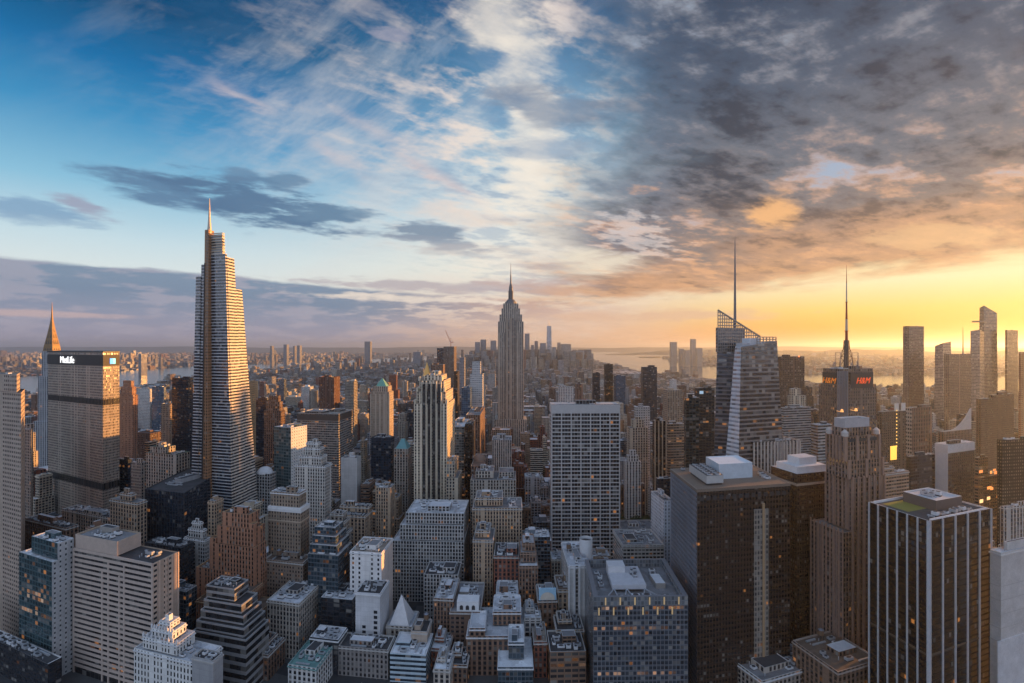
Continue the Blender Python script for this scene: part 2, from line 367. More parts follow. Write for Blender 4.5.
# ------------------------------------------------------------------ geometry of the view
def zpx(y, Y): return HC - (y - HY) / F * Y
def ypx(z, Y): return HY + (HC - z) * F / Y
def P3(x, y, Y): return ((x - 512) / F * Y, Y, zpx(y, Y))
def street_angles(x):
    # the avenues bend gently away on both sides of the view
    th = (x - 512) / 573.0; t = (x - 512) / F
    if abs(th) < 0.004: return 0.0, math.pi / 2
    if th > 0:
        p1 = math.atan2(1, t + 573 / 512 / math.tan(th)); q = t - 573 / 512 * math.tan(th); p2 = math.atan2(1, q)
    else:
        a, b = street_angles(1024 - x); return -a, math.pi - b
    m = p2 - math.pi / 2
    return .75 * p1 + .25 * m, math.pi / 2 + .25 * p1 + .75 * m
HEROES = []      # (x0, x1, Y, visible bottom row, footprint, row of the top, short name)
class Plot:
    """footprint in unit coordinates: a runs along the front from left to right, b from front to back"""
    def __init__(s, xl, xc, xr, Y, dep=None, rot=None):
        pa, pb = street_angles(xc) if rot is None else (RAD(rot[0]), RAD(rot[1]))
        da, db = Vector((math.cos(pa), math.sin(pa))), Vector((math.cos(pb), math.sin(pb)))
        P0 = Vector(((xc - 512) / F * Y, Y)); s.Y = Y; s.pa = pa
        def hit(x, d):
            t = (x - 512) / F; den = d.x - t * d.y
            return (t * P0.y - P0.x) / den if abs(den) > 1e-6 else 30.0
        if xr - xc > xc - xl and xc > 400 or (xc > 512 and xl < xc < xr):   # near corner is the front left one
            wa = hit(xr, da); wb = hit(xl, db) if dep is None else dep
            if not 1.5 < wb < 150: wb = max(12, min(60, wa))
            s.FL = P0; s.FR = P0 + da * wa; s.BL = P0 + db * wb
        else:
            wa = -hit(xl, da); wb = hit(xr, db) if dep is None else dep
            if not 1.5 < wb < 150: wb = max(12, min(60, wa))
            s.FR = P0; s.FL = P0 - da * wa; s.BL = s.FL + db * wb
        s.wa, s.wb, s.da, s.db = wa, wb, da, db
    def p(s, a, b):
        q = s.FL + (s.FR - s.FL) * a + (s.BL - s.FL) * b; return (q.x, q.y)
    def quad(s, a0=0, a1=1, b0=0, b1=1): return [s.p(a0, b0), s.p(a1, b0), s.p(a1, b1), s.p(a0, b1)]
ROOFS = {'tan': (.34, .28, .23), 'grey': (.22, .22, .23), 'dark': (.06, .06, .065), 'pale': (.56, .57, .60), 'white': (.72, .74, .77), 'brown': (.17, .12, .09), 'olive': (.10, .11, .07), 'copper': (.15, .30, .28)}
METAL = mat((.42, .44, .47), .5, .3, .3, .4); DARKM = mat((.05, .05, .055), .5, .2, .3, .4); WOOD = mat((.16, .10, .065), .85, 0, .4, 2.0)
PALE = mat((.60, .61, .63), .7, 0, .3, .3); STEEL = mat((.24, .25, .28), .45, .6, .3, .5)
RNG = random.Random(7)
def m_air():
    b = MB(); b.box((0, 0, .35), (1, 1, .8), 0, 0); b.cyl((0, 0, 1.15), .36, .36, .12, 10, 1); b.box((0, 0, 0), (.92, .92, .36), 0, 1); return b
def m_tank():
    b = MB()
    for x in (-1, 1):
        for y in (-1, 1): b.bar((x * 1.2, y * 1.2, 0), (x * 1.2, y * 1.2, 3.2), .25, 1)
    b.box((0, 0, 3.1), (3.2, 3.2, .25), 0, 1); b.cyl((0, 0, 3.35), 1.9, 1.8, 3.6, 12, 0); b.cyl((0, 0, 6.95), 2.05, .05, 1.3, 12, 2, False); return b
_air = m_air().mesh('air_handler'); [_air.materials.append(x) for x in (METAL, DARKM)]
_air2 = m_air().mesh('air_handler'); [_air2.materials.append(x) for x in (PALE, DARKM)]
_tank = m_tank().mesh('water_tank'); [_tank.materials.append(x) for x in (WOOD, DARKM, STEEL)]
_ventb = MB(); _ventb.cyl((0, 0, 0), .3, .3, 1.0, 8, 0); _ventb.cyl((0, 0, 1.0), .45, .2, .25, 8, 0)
_vent = _ventb.mesh('vent_pipe'); _vent.materials.append(METAL)
_rf = {}
def roofm(key):
    if key in _rf: return _rf[key]
    col = ROOFS[key]; m = bpy.data.materials.new('roofing'); m.use_nodes = True; E.nt = n = m.node_tree; p = n.nodes['Principled BSDF']
    g = n.nodes.new('ShaderNodeNewGeometry'); pos = g.outputs['Position']; a = noise(pos, .16, 5, .7); d = noise(pos, .9, 3, .65)
    v = n.nodes.new('ShaderNodeTexVoronoi'); v.distance = 'CHEBYCHEV'; v.inputs['Scale'].default_value = .14; n.links.new(pos, v.inputs['Vector']); sc = n.nodes.new('ShaderNodeSeparateColor'); n.links.new(v.outputs['Color'], sc.inputs[0])
    k = 0.45 + a * 0.55 + d * 0.35 + (E(sc.outputs[0]) - 0.5) * 0.45
    vs = n.nodes.new('ShaderNodeVectorMath'); vs.operation = 'SCALE'; vs.inputs[0].default_value = col; n.links.new(k.v, vs.inputs['Scale'])
    base = mixc((d * 0.6 + a * 0.5).ss(0.60, 0.74) * 0.6, vs.outputs[0], (.05, .05, .052))
    n.links.new(base, p.inputs['Base Color']); p.inputs['Roughness'].default_value = .85; _rf[key] = m; return m
_duct = MB(); _duct.box((0, 0, .25), (1, 1, .75), 0, 0)
for _x in (-.35, 0, .35): _duct.box((_x, 0, 0), (.05, .9, .26), 0, 1)
_duct = _duct.mesh('duct'); _duct.materials.append(METAL); _duct.materials.append(DARKM)
def inst(name, me, parent, p, sc, rot=0.0):
    o = bpy.data.objects.new(name, me); COL.objects.link(o); o.parent = parent
    o.location = Vector(p) - Vector(parent.location); o.scale = sc; o.rotation_euler = (0, 0, rot); return o
def clutter(root, pl, a0, a1, b0, b1, z, n=4, tank=0, pent=1, fm=None, rng=None):
    rng = rng or RNG; W_, D_ = pl.wa * (a1 - a0), pl.wb * (b1 - b0); used = []
    def spot(w, d):
        for _ in range(14):
            a = rng.uniform(a0 + .08 + w / pl.wa / 2, a1 - .08 - w / pl.wa / 2) if W_ > w * 1.3 else (a0 + a1) / 2
            b = rng.uniform(b0 + .08 + d / pl.wb / 2, b1 - .08 - d / pl.wb / 2) if D_ > d * 1.3 else (b0 + b1) / 2
            if all(abs(a - u) * pl.wa > (w + uw) / 2 + .6 or abs(b - v) * pl.wb > (d + vd) / 2 + .6 for u, v, uw, vd in used):
                used.append((a, b, w, d)); return pl.p(a, b)
        return None
    for i in range(pent):
        w, d = W_ * rng.uniform(.25, .45), D_ * rng.uniform(.25, .45); s = spot(w, d)
        if s:
            h = rng.uniform(3, 6); b = MB(); cr = pl.pa
            q = [(s[0] + u * math.cos(cr) - v * math.sin(cr), s[1] + u * math.sin(cr) + v * math.cos(cr)) for u, v in ((-w / 2, -d / 2), (w / 2, -d / 2), (w / 2, d / 2), (-w / 2, d / 2))]
            r = b.prism(q, z, z + h, 4, 3.5, (0,), cap=1, par=.5, t=.3); b.poly(r, 2)
            obj('penthouse', b, [fm or mat((.3, .28, .26)), PALE, mat(ROOFS[rng.choice(['grey', 'pale', 'dark'])])], root)
    for i in range(n):
        w, d = rng.uniform(2, min(7, .22 * W_ + 2)), rng.uniform(1.8, 4); s = spot(w, d)
        if s: inst('air_handler', rng.choice([_air, _air2]), root, (*s, z), (w, d, rng.uniform(1.4, 2.8)), pl.pa)
    for i in range((n + 1) // 2):
        w, d = (rng.uniform(5, min(16, .5 * W_)), 1.2) if rng.random() < .6 and W_ > 12 else (1.2, rng.uniform(4, max(4.5, min(14, .5 * D_)))); s = spot(w, d)
        if s: inst('duct', _duct, root, (*s, z), (w, d, rng.uniform(1.0, 1.8)), pl.pa)
    for i in range(n // 2 + 1 if n else 0):
        s = spot(1, 1)
        if s: inst('vent_pipe', _vent, root, (*s, z), (1, 1, rng.uniform(1, 2.2)))
    for i in range(tank):
        s = spot(4, 4)
        if s: inst('water_tank', _tank, root, (*s, z), (1.1, 1.1, 1.1))
def G(wall, **k): return fac(wall, **k)
def bld(name, label, short, cat, xl, xc, xr, y, Y, yb=690, f=None, side=None, bay=4.0, fl=3.8, tiers=(), cap=None, roof='grey', n=4, tank=0, pent=1, dep=None, rot=None, par=1.2, group=None, z1=None):
    """tiers: extra blocks (a0, a1, b0, b1, row of its top, row of its foot or None for the ground)"""
    pl = Plot(xl, xc, xr, Y, dep, rot); z = zpx(y, Y) if z1 is None else z1
    c = pl.p(.5, .5); root = empty(name, (c[0], c[1], 0), label, cat, group)
    mats = [f, cap or mat((.45, .43, .41)), side or f]
    w = MB(); r = MB(); tops = []
    for a0, a1, b0, b1, yt, yf in ((0, 1, 0, 1, None, None),) + tuple(tiers):
        zt = z if yt is None else zpx(yt, Y); zf = 0 if yf is None else zpx(yf, Y)
        q = w.prism(pl.quad(a0, a1, b0, b1), zf, zt, bay, fl, (0, 2, 0, 2), cap=1, par=par)
        r.poly(q); tops.append((a0, a1, b0, b1, zt - par))
    obj('wall', w, mats, root); obj('roof', r, roofm(roof), root)
    hi = max(tops, key=lambda t: t[4])
    n = round(n * 1.7) if Y < 560 else n
    if Y < 600 and cat in ('building', 'apartment tower', 'apartment block') and par > .5:
        tank = tank + (1 if Y < 480 and roof != 'white' and n > 2 else 0); cc_ = cap or mat((.45, .43, .41))
        for a0, a1, b0, b1, zt in tops:
            cb = MB(); ea, eb = .55 / pl.wa, .55 / pl.wb; qc = pl.quad(a0 - ea, a1 + ea, b0 - eb, b1 + eb); cb.prism(qc, zt - 1.0, zt - .1, 60, 60); cb.poly([(*p_, zt - 1.0) for p_ in reversed(qc)]); obj('cornice', cb, cc_, root)
    if n or tank or pent: clutter(root, pl, *hi, n=n, tank=tank, pent=pent, fm=f)
    if len(tops) > 1 and n and hi is not tops[0]:
        a0, a1, b0, b1, zz_ = tops[0]; h = hi
        if h[0] > .3: clutter(root, pl, 0, h[0], b0, b1, zz_, n=n, pent=0)
        elif h[1] < .7: clutter(root, pl, h[1], 1, b0, b1, zz_, n=n, pent=0)
        elif h[2] > .3: clutter(root, pl, 0, 1, 0, h[2], zz_, n=n, pent=0)
    HEROES.append((xl, xr, Y, yb, pl.quad(), min([y] + [t[4] for t in tiers]), short))
    root_pl[root.name] = pl
    return root, pl
root_pl = {}

# ------------------------------------------------------------------ ground and water (rows and columns of the view turned into places)
def gpt(x, y): Y = HC * F / (y - HY); return ((x - 512) / F * Y, Y)
def in_poly(x, y, P):
    r = False; j = len(P) - 1
    for i in range(len(P)):
        if (P[i][1] > y) != (P[j][1] > y) and x < (P[j][0] - P[i][0]) * (y - P[i][1]) / (P[j][1] - P[i][1]) + P[i][0]: r = not r
        j = i
    return r
WATER = {'east_river': [(-400, 430), (-60, 410), (60, 397), (120, 389), (190, 379), (300, 368), (430, 361.8), (475, 358.2), (475, 355), (430, 356.2), (300, 362.8), (190, 366.5), (120, 371), (60, 375), (-60, 380), (-400, 390)],
         'harbour_water': [(575, 356.5), (600, 363), (645, 373), (720, 381), (800, 387), (870, 391), (1024, 394), (1400, 404), (1400, 378), (1024, 376), (870, 374.5), (800, 374), (720, 367), (672, 362), (664, 358), (720, 354), (800, 351.6), (1000, 350.3), (900, 349.6), (590, 349.6)]}
GROUND = mat((.045, .045, .048), .9, 0, .5, .03)
b = MB(); R0 = 60000
ring = [(R0 * math.cos(i * math.pi / 24), R0 * math.sin(i * math.pi / 24), 0.0) for i in range(48)]
b.poly(ring)
tag(obj('ground', b, GROUND), kind='structure')
WM = bpy.data.materials.new('water'); WM.use_nodes = True; E.nt = WM.node_tree; p = E.nt.nodes['Principled BSDF']
p.inputs['Base Color'].default_value = (.05, .07, .085, 1); p.inputs['Roughness'].default_value = .16
gg = E.nt.nodes.new('ShaderNodeNewGeometry'); bp = E.nt.nodes.new('ShaderNodeBump'); bp.inputs['Strength'].default_value = .07; bp.inputs['Distance'].default_value = 4
E.nt.links.new(noise(gg.outputs['Position'], .02, 5, .6).v, bp.inputs['Height']); E.nt.links.new(bp.outputs[0], p.inputs['Normal'])
for nm, P in WATER.items():
    b = MB(); pts = [(*gpt(x, y), .5) for x, y in P]
    b.poly(pts[::-1] if nm == 'x' else pts); tag(obj(nm, b, WM), kind='structure')
def water(x, y): return any(in_poly(x, y, P) for P in WATER.values())
# islands in the harbour
ISL = mat((.09, .085, .07), .9, 0, .5, .01)
for x0, x1, y0, y1 in ((607, 640, 354.2, 355.2), (618, 633, 352.4, 353.0), (640, 662, 357.0, 357.9)):
    b = MB(); n = 14; pts = []
    for i in range(n):
        t = 2 * math.pi * i / n; k = 1 + .18 * math.sin(3 * t + x0); pts.append(gpt((x0 + x1) / 2 + (x1 - x0) / 2 * math.cos(t) * k, (y0 + y1) / 2 - (y1 - y0) / 2 * math.sin(t) * k))
    b.prism(pts, .5, 14, 50, 50); tag(obj('island', b, ISL), kind='structure')
# low hills at the end of the view
HM = mat((.07, .075, .065), .95, 0, .4, .0006)
rg = random.Random(3)
for nm, Yh, z_, a0, a1, amp in (('far_hills', 30000, 250, -70, 70, 90), ('near_hills', 19000, 160, 12, 60, 90)):
    b = MB(); N = 90; prev = None
    for i in range(N + 1):
        a = RAD(a0 + (a1 - a0) * i / N); r = Yh / max(.34, math.cos(a)) if nm == 'far_hills' else Yh
        h = z_ + amp * (.5 * math.sin(i * .31 + 1) + .3 * math.sin(i * .83) + .2 * math.sin(i * 1.9)) * .6
        k = min(1, i / 10, (N - i) / 10) if nm == 'near_hills' else 1
        q = [(r * .93 * math.sin(a), r * .93 * math.cos(a), -2), (r * math.sin(a), r * math.cos(a), max(1, h * k)), (r * 1.10 * math.sin(a), r * 1.10 * math.cos(a), -2)]
        if prev:
            b.poly([prev[0], q[0], q[1], prev[1]][::-1]); b.poly([prev[1], q[1], q[2], prev[2]][::-1])
        prev = q
    tag(obj(nm, b, HM), kind='structure')

# ------------------------------------------------------------------ named facades
DG = (.022, .027, .036)
CREAM, LIME, WHITE, GREYC = (.52, .44, .34), (.40, .35, .29), (.66, .65, .63), (.30, .30, .31)
BRN, TAN, ORB, RED = (.19, .115, .08), (.37, .27, .19), (.36, .20, .10), (.22, .085, .055)
f_cream = fac(CREAM, (.018, .021, .028), span=(.30, .26, .21), ww=.58, wh=.68, lit=.04)
f_lime = fac((.44, .39, .34), (.018, .021, .028), span=(.24, .21, .18), ww=.56, wh=.66, lit=.04)
f_white = fac(WHITE, (.02, .024, .03), span=(.42, .41, .40), ww=.54, wh=.64, lit=.03)
f_brn = fac((.23, .14, .10), (.016, .018, .022), span=(.11, .07, .05), ww=.56, wh=.64, lit=.07)
f_tan = fac((.42, .31, .22), (.018, .02, .026), span=(.22, .16, .12), ww=.56, wh=.66, lit=.05)
f_orb = fac((.37, .19, .12), (.02, .02, .022), span=(.18, .095, .065), ww=.45, wh=.55, lit=.05)
f_red = fac((.26, .10, .065), (.016, .018, .022), span=(.14, .06, .045), ww=.56, wh=.64, lit=.06)
f_dark = fac((.035, .038, .045), DG, (.03, .033, .04), .86, .70, .03, .08, .4, .05)
f_navy = fac((.03, .04, .055), (.018, .028, .045), (.022, .03, .045), .9, .74, .02, .05, .35, .05)
f_teal = fac((.15, .18, .21), (.025, .042, .056), (.07, .09, .105), .9, .72, .05, .12, .4, .07)
f_blue = fac((.16, .20, .25), (.04, .07, .11), (.08, .11, .15), .92, .76, .02, .1, .35, .07)
f_grid = fac((.52, .51, .50), (.02, .024, .03), (.30, .29, .28), .70, .68, .04, .15)
f_rib = fac((.40, .38, .36), (.03, .034, .04), (.05, .05, .055), .5, .7, .03, .12)
f_band = fac((.42, .37, .32), (.025, .03, .036), (.42, .37, .32), 1.0, .48, .03, .12)
f_bandg = fac((.34, .34, .34), (.025, .03, .036), (.34, .34, .34), 1.0, .5, .03, .14)
f_bron = fac((.05, .035, .027), (.022, .018, .016), (.045, .03, .022), .82, .62, .10, .08, .5, .05)
f_blank = fac((.50, .50, .50), ww=0.0, wh=0.0)
f_blankg = fac((.33, .33, .34), ww=0.0, wh=0.0)

def ribs(root, p, q, z0, z1, n, w, d, m, name='pier', ends=True):
    p, q = Vector(p), Vector(q); t = (q - p).normalized(); nrm = Vector((t.y, -t.x))
    for i in range(n + 1):
        if not ends and i in (0, n): continue
        c = p.lerp(q, i / n); b = MB(); a = c - t * w / 2; e = c + t * w / 2
        pts = [tuple(a + nrm * d), tuple(e + nrm * d), tuple(e - nrm * .1), tuple(a - nrm * .1)]
        b.prism(pts, z0, z1, 50, 50); obj(name, b, m, root)
def bands(root, quad, zs, h, d, m, name='floor_band', sides=(0, 1, 2, 3)):
    cx = sum(p[0] for p in quad) / len(quad); cy = sum(p[1] for p in quad) / len(quad)
    for z in zs:
        b = MB(); out = []
        for x, y in quad:
            r = math.hypot(x - cx, y - cy); k = 1 + d / r; out.append((cx + (x - cx) * k, cy + (y - cy) * k))
        b.prism(out, z, z + h, 50, 50); b.poly([(*p, z) for p in reversed(out)]); obj(name, b, m, root)
def text(s, parent, p, ang, size, m, name='sign_lettering', shear=0.0, depth=.25):
    cu = bpy.data.curves.new('t', 'FONT'); cu.body = s; cu.size = size; cu.extrude = depth; cu.shear = shear; cu.align_x = 'CENTER'; cu.align_y = 'CENTER'
    t = bpy.data.objects.new('t', cu); COL.objects.link(t); bpy.context.view_layer.update()
    me = bpy.data.meshes.new_from_object(t.evaluated_get(bpy.context.evaluated_depsgraph_get())); bpy.data.objects.remove(t); bpy.data.curves.remove(cu)
    me.materials.clear(); me.materials.append(m); o = bpy.data.objects.new(name, me); COL.objects.link(o); o.parent = parent
    o.location = Vector(p) - origin(parent); o.rotation_euler = (RAD(90), 0, ang); return o
def hero(x0, x1, Y, yb, y, short, quad=None):
    HEROES.append((x0, x1, Y, yb, quad or [((x0 - 512) / F * Y, Y), ((x1 - 512) / F * Y, Y), ((x1 - 512) / F * Y, Y + 50), ((x0 - 512) / F * Y, Y + 50)], y, short))
def WX(x, Y): return (x - 512) / F * Y

# ------------------------------------------------------------------ landmark towers
def octagonal_slab():
    Pq = [(WX(48, 752), 752), (WX(103, 680), 680), (WX(119.5, 702), 702), (WX(113, 800), 800), (WX(60, 860), 860)]
    c = Pq[1]; root = empty('office_slab', (c[0], c[1], 0), 'huge wide beige slab tower with two dark belts and a lettered dark top band', 'office tower')
    z1 = zpx(352.5, 680); f = fac((.46, .38, .31), (.03, .032, .035), (.30, .25, .21), .62, .60, .03, .25, .7)
    w = MB(); q = w.prism(Pq, 0, z1, 1.9, 3.7, cap=1, par=1.5); r = MB(); r.poly(q)
    obj('wall', w, [f, mat((.3, .26, .23))], root); obj('roof', r, mat(ROOFS['dark']), root)
    dk = fac((.06, .052, .046), (.014, .014, .015), (.03, .028, .026), .62, .8, 0, 0)
    for ya, yb in ((398, 405.5), (482, 490.5)):
        b = MB(); za, zb = zpx(yb, 680), zpx(ya + 1.5, 680); cx = sum(p[0] for p in Pq) / 5; cy = sum(p[1] for p in Pq) / 5
        o = [(cx + (x - cx) * 1.002, cy + (y - cy) * 1.002) for x, y in Pq]; b.prism(o, za, zb, 3.8, 8); obj('louvre_belt', b, [dk, DARKM], root)
    bandm = mat((.035, .03, .03), .6, 0, .3, .2)
    bands(root, Pq, [zpx(366, 680)], zpx(355, 680) - zpx(366, 680), .5, bandm, 'sign_band')
    bands(root, Pq, [z1], 1.6, 1.2, DARKM, 'roof_coping')
    wm = mat((.85, .85, .85), .5, 0, .05, 1, .9)
    a, e = Vector(Pq[0]), Vector(Pq[1]); d = (e - a).normalized(); n = Vector((d.y, -d.x)); m = a.lerp(e, .385) + n * 1.0
    text('MetLife', root, (m.x, m.y, zpx(360.5, 700)), math.atan2(d.y, d.x), 13.5, wm)
    a, e = Vector(Pq[1]), Vector(Pq[2]); d = (e - a).normalized(); n = Vector((d.y, -d.x)); m = a.lerp(e, .56) + n * .9
    for k, col in ((-1, (.02, .30, .75)), (1, (.10, .62, .55))):      # lit two-colour emblem
        b = MB(); w_ = d * 3.2; c0 = m + d * (k * 1.9); s0, s1 = c0 - w_ * .55, c0 + w_ * .55
        za, zb = zpx(364, 685), zpx(358.5, 685); sl_ = k * 1.5
        b.poly([(*s0, za + (sl_ if k > 0 else 0)), (*s1, za + (0 if k > 0 else -sl_)), (*s1, zb), (*s0, zb)])
        b.prism([tuple(s0 - n * .4), tuple(s1 - n * .4), tuple(s1 - n * .8), tuple(s0 - n * .8)], za, zb, 50, 50)
        obj('sign_emblem', b, mat(col, .5, 0, .05, 1, .9), root)
    hero(46, 121, 680, 520, 352, 'beige lettered slab', Pq)
octagonal_slab()

def spire_tower():       # art deco tower with a steel crown
    Y = 1000; c = WX(52, Y); root = empty('art_deco_tower', (c, Y, 0), 'slim pale tower with sunlit tapering steel crown and needle spire', 'skyscraper')
    f = fac((.42, .43, .45), (.05, .055, .065), (.28, .28, .3), .45, .8, .01); k = Y / F
    w = MB()
    for h0, y in ((9.6, 420), (7.4, 376), (5.4, 351)):
        w.prism([(c - h0 * k, Y - h0 * k), (c + h0 * k, Y - h0 * k), (c + h0 * k, Y + h0 * k), (c - h0 * k, Y + h0 * k)], 0, zpx(y, Y), 4, 4, cap=1)
    obj('wall', w, [f, mat((.4, .4, .42))], root)
    b = MB(); prof = [(352, 6.8), (346, 6.0), (340, 4.7), (334, 3.5), (328, 2.4), (322, 1.4), (317, .8), (302, .12)]
    for (ya, ha), (yb, hb) in zip(prof, prof[1:]):
        A_ = [(c + ha * .72 * k * u, Y + ha * .72 * k * v) for u, v in ((-1, -1), (1, -1), (1, 1), (-1, 1))]; B_ = [(c + hb * .72 * k * u, Y + hb * .72 * k * v) for u, v in ((-1, -1), (1, -1), (1, 1), (-1, 1))]
        b.prism(A_, zpx(ya, Y), zpx(yb, Y), 50, 50, top=B_)
    cr = obj('crown', b, mat((.22, .14, .07), .42, .3, .4, .3), root)
    for lv, (ya, ha, n) in enumerate(((350, 6.5, 3), (344, 5.6, 3), (338, 4.3, 2), (332, 3.1, 1))):
        for i in range(n):
            t = (i + .5) / n * 2 - 1; s = .72 * k * ha / 6.8 * 1.1
            for sd_ in (0, 1):
                b = MB(); z0, z1 = zpx(ya, Y), zpx(ya - 4.5, Y); e = ha * .72 * k + .25; e1 = (ha - 1.0) * .72 * k + .25; o = t * ha * k * .58
                if sd_ == 0: b.poly([(c + o - s, Y - e, z0), (c + o + s, Y - e, z0), (c + o, Y - e1, z1)])
                else: b.poly([(c + e, Y + o - s, z0), (c + e, Y + o + s, z0), (c + e1, Y + o, z1)])
                obj('crown_window', b, DARKM, cr)
    hero(38, 66, Y, 470, 345, 'needle spired tower')
spire_tower()

def tapered_tower():
    Y = 570; y0, y1 = 500.0, 230.0
    base = Plot(190, 228, 257, Y); topq = Plot(196.5, 223, 238, Y)
    cc = base.p(.5, .5)
    off = Vector((0, 0))
    def pt(a, b_, y):
        t = (y0 - y) / (y0 - y1); p, q = base.p(a, b_), topq.p(a, b_); return (p[0] + (q[0] - p[0]) * t, p[1] + (q[1] - p[1]) * t)
    root = empty('tapered_skyscraper', (cc[0], cc[1], 0), 'tallest tower, tapering striped glass slabs stepping up to a thin spire, sunlit gold', 'skyscraper')
    f = fac((.48, .48, .50), (.018, .026, .040), (.48, .48, .50), 1.0, .68, .006, .06, .55, .05)
    fs = fac((.64, .57, .50), (.03, .034, .042), (.64, .57, .50), 1.0, .52, .006, .12, .45, .05)  # side walls: lighter, warmer copy with the sunlit tone put into the colour
    fg = fac((.48, .24, .12), (.10, .07, .04), (.36, .18, .09), .7, .4, .01, .1, .5, .05)  # fin's right side: golden sunlight put into the colour
    stone = mat((.45, .42, .38))
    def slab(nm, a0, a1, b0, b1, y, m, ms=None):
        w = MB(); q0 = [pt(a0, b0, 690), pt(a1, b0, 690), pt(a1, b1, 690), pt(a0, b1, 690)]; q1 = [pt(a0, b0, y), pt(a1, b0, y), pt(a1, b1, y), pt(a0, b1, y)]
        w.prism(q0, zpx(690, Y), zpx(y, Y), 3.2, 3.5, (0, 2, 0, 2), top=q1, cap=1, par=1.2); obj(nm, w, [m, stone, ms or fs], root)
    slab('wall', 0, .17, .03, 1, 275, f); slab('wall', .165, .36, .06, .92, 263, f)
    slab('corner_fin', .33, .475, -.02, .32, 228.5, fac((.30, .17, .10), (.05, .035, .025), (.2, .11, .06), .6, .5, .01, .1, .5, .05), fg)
    slab('wall', .46, .99, .13, .22, 253, f)
    slab('wall', .46, .87, .16, .30, 233, f)
    slab('wall', .50, 1.0, .20, .64, 256, f); slab('wall', .40, .995, .63, 1.0, 287, f)
    # open screen at the top
    for i in range(9):
        y = 232 + i * 2.6; a = pt(.47, .15, y); e = pt(.88, .15, y); q = pt(.88, .29, y)
        b = MB(); b.bar((*a, zpx(y, Y)), (*e, zpx(y, Y)), 1.0); b.bar((*e, zpx(y, Y)), (*q, zpx(y, Y)), 1.0); obj('screen_rail', b, mat((.6, .5, .38), .5), root)
    b = MB(); s0 = pt(.42, .12, 229); b.cyl((*s0, zpx(232, Y)), 2.6, 1.5, 14, 8); b.cyl((*s0, zpx(232, Y) + 14), 1.5, .3, zpx(196, Y) - zpx(232, Y) - 14, 8); obj('spire', b, mat((.5, .42, .34), .45, .4), root)
    # dark seams between the slabs
    for a_, w_ in ((.335, .02),):
        b = MB(); q0 = [pt(a_, -.045 if a_ < .4 else 0.0, 690), pt(a_ + w_, -.045 if a_ < .4 else 0.0, 690), pt(a_ + w_, .02, 690), pt(a_, .02, 690)]
        q1 = [pt(a_, -.045 if a_ < .4 else 0.0, 262), pt(a_ + w_, -.045 if a_ < .4 else 0.0, 262), pt(a_ + w_, .02, 262), pt(a_, .02, 262)]
        b.prism(q0, zpx(690, Y), zpx(262, Y), 50, 50, top=q1); obj('seam', b, DARKM, root)
    hero(190, 257, Y, 495, 228, 'tapering striped tower', base.quad())
tapered_tower()

def setback_skyscraper():
    Y = 1150; k = Y / F; xc = 510.8; c = WX(xc, Y); root = empty('setback_skyscraper', (c, Y, 0), 'tall stone skyscraper in the middle with setbacks, dark mast and antenna', 'skyscraper')
    f = fac((.40, .335, .275), (.05, .05, .055), (.13, .115, .105), .46, .62, .01, .2, .8)
    fc = fac((.33, .27, .22), (.04, .04, .045), (.10, .09, .085), .5, .62, .01, .2, .8)
    w = MB(); cm = mat((.38, .35, .31))
    D = 40
    for h, y, d in ((23, 452, 62), (15.8, 418, 50), (12.6, 322, 40), (11.2, 315, 37), (9.2, 309, 33), (7.6, 304, 29)):
        w.prism([(c - h * k, Y - d / 2), (c + h * k, Y - d / 2), (c + h * k, Y + d * .9), (c - h * k, Y + d * .9)], 0, zpx(y, Y), 4.6, 3.9, cap=1, par=0)
    obj('wall', w, [f, cm], root)
    w = MB(); w.prism([(c - 5 * k, Y - 21.5), (c + 5 * k, Y - 21.5), (c + 5 * k, Y - 10), (c - 5 * k, Y - 10)], 0, zpx(319, Y), 4.2, 3.9, cap=1); obj('centre_bay', w, [fc, cm], root)
    for s in (-1, 1):
        w = MB(); w.prism([(c + s * 8.9 * k - 3.3 * k, Y - 23), (c + s * 8.9 * k + 3.3 * k, Y - 23), (c + s * 8.9 * k + 3.3 * k, Y - 10), (c + s * 8.9 * k - 3.3 * k, Y - 10)], 0, zpx(333, Y), 4.2, 3.9, cap=1); obj('shoulder_bay', w, [f, cm], root)
    b = MB(); z = zpx(304, Y); b.cyl((c, Y, z), 6.0 * k, 5.6 * k, 5, 12); b.cyl((c, Y, z + 5), 5.0 * k, 3.2 * k, zpx(299.5, Y) - z - 5, 12)
    b.cyl((c, Y, zpx(299.5, Y)), 2.5 * k, 1.9 * k, zpx(288, Y) - zpx(299.5, Y), 10); b.cyl((c, Y, zpx(288, Y)), 2.0 * k, .9 * k, 10, 10); 
    for i in range(4):
        t = i * math.pi / 2 + math.pi / 4; b.box((c + math.cos(t) * 2.5 * k, Y + math.sin(t) * 2.5 * k, zpx(303, Y)), (2, 2, zpx(291, Y) - zpx(303, Y)), t)
    obj('mast', b, mat((.16, .15, .15), .5, .4), root)
    b = MB(); z0 = zpx(288, Y) + 10; b.cyl((c, Y, z0), .8 * k, .55 * k, zpx(275, Y) - z0, 8); b.cyl((c, Y, zpx(275, Y)), .4 * k, .12 * k, zpx(263, Y) - zpx(275, Y), 8); obj('antenna', b, mat((.14, .13, .13), .5, .4), root)
    hero(488, 534, Y, 428, 300, 'central mast skyscraper')
setback_skyscraper()

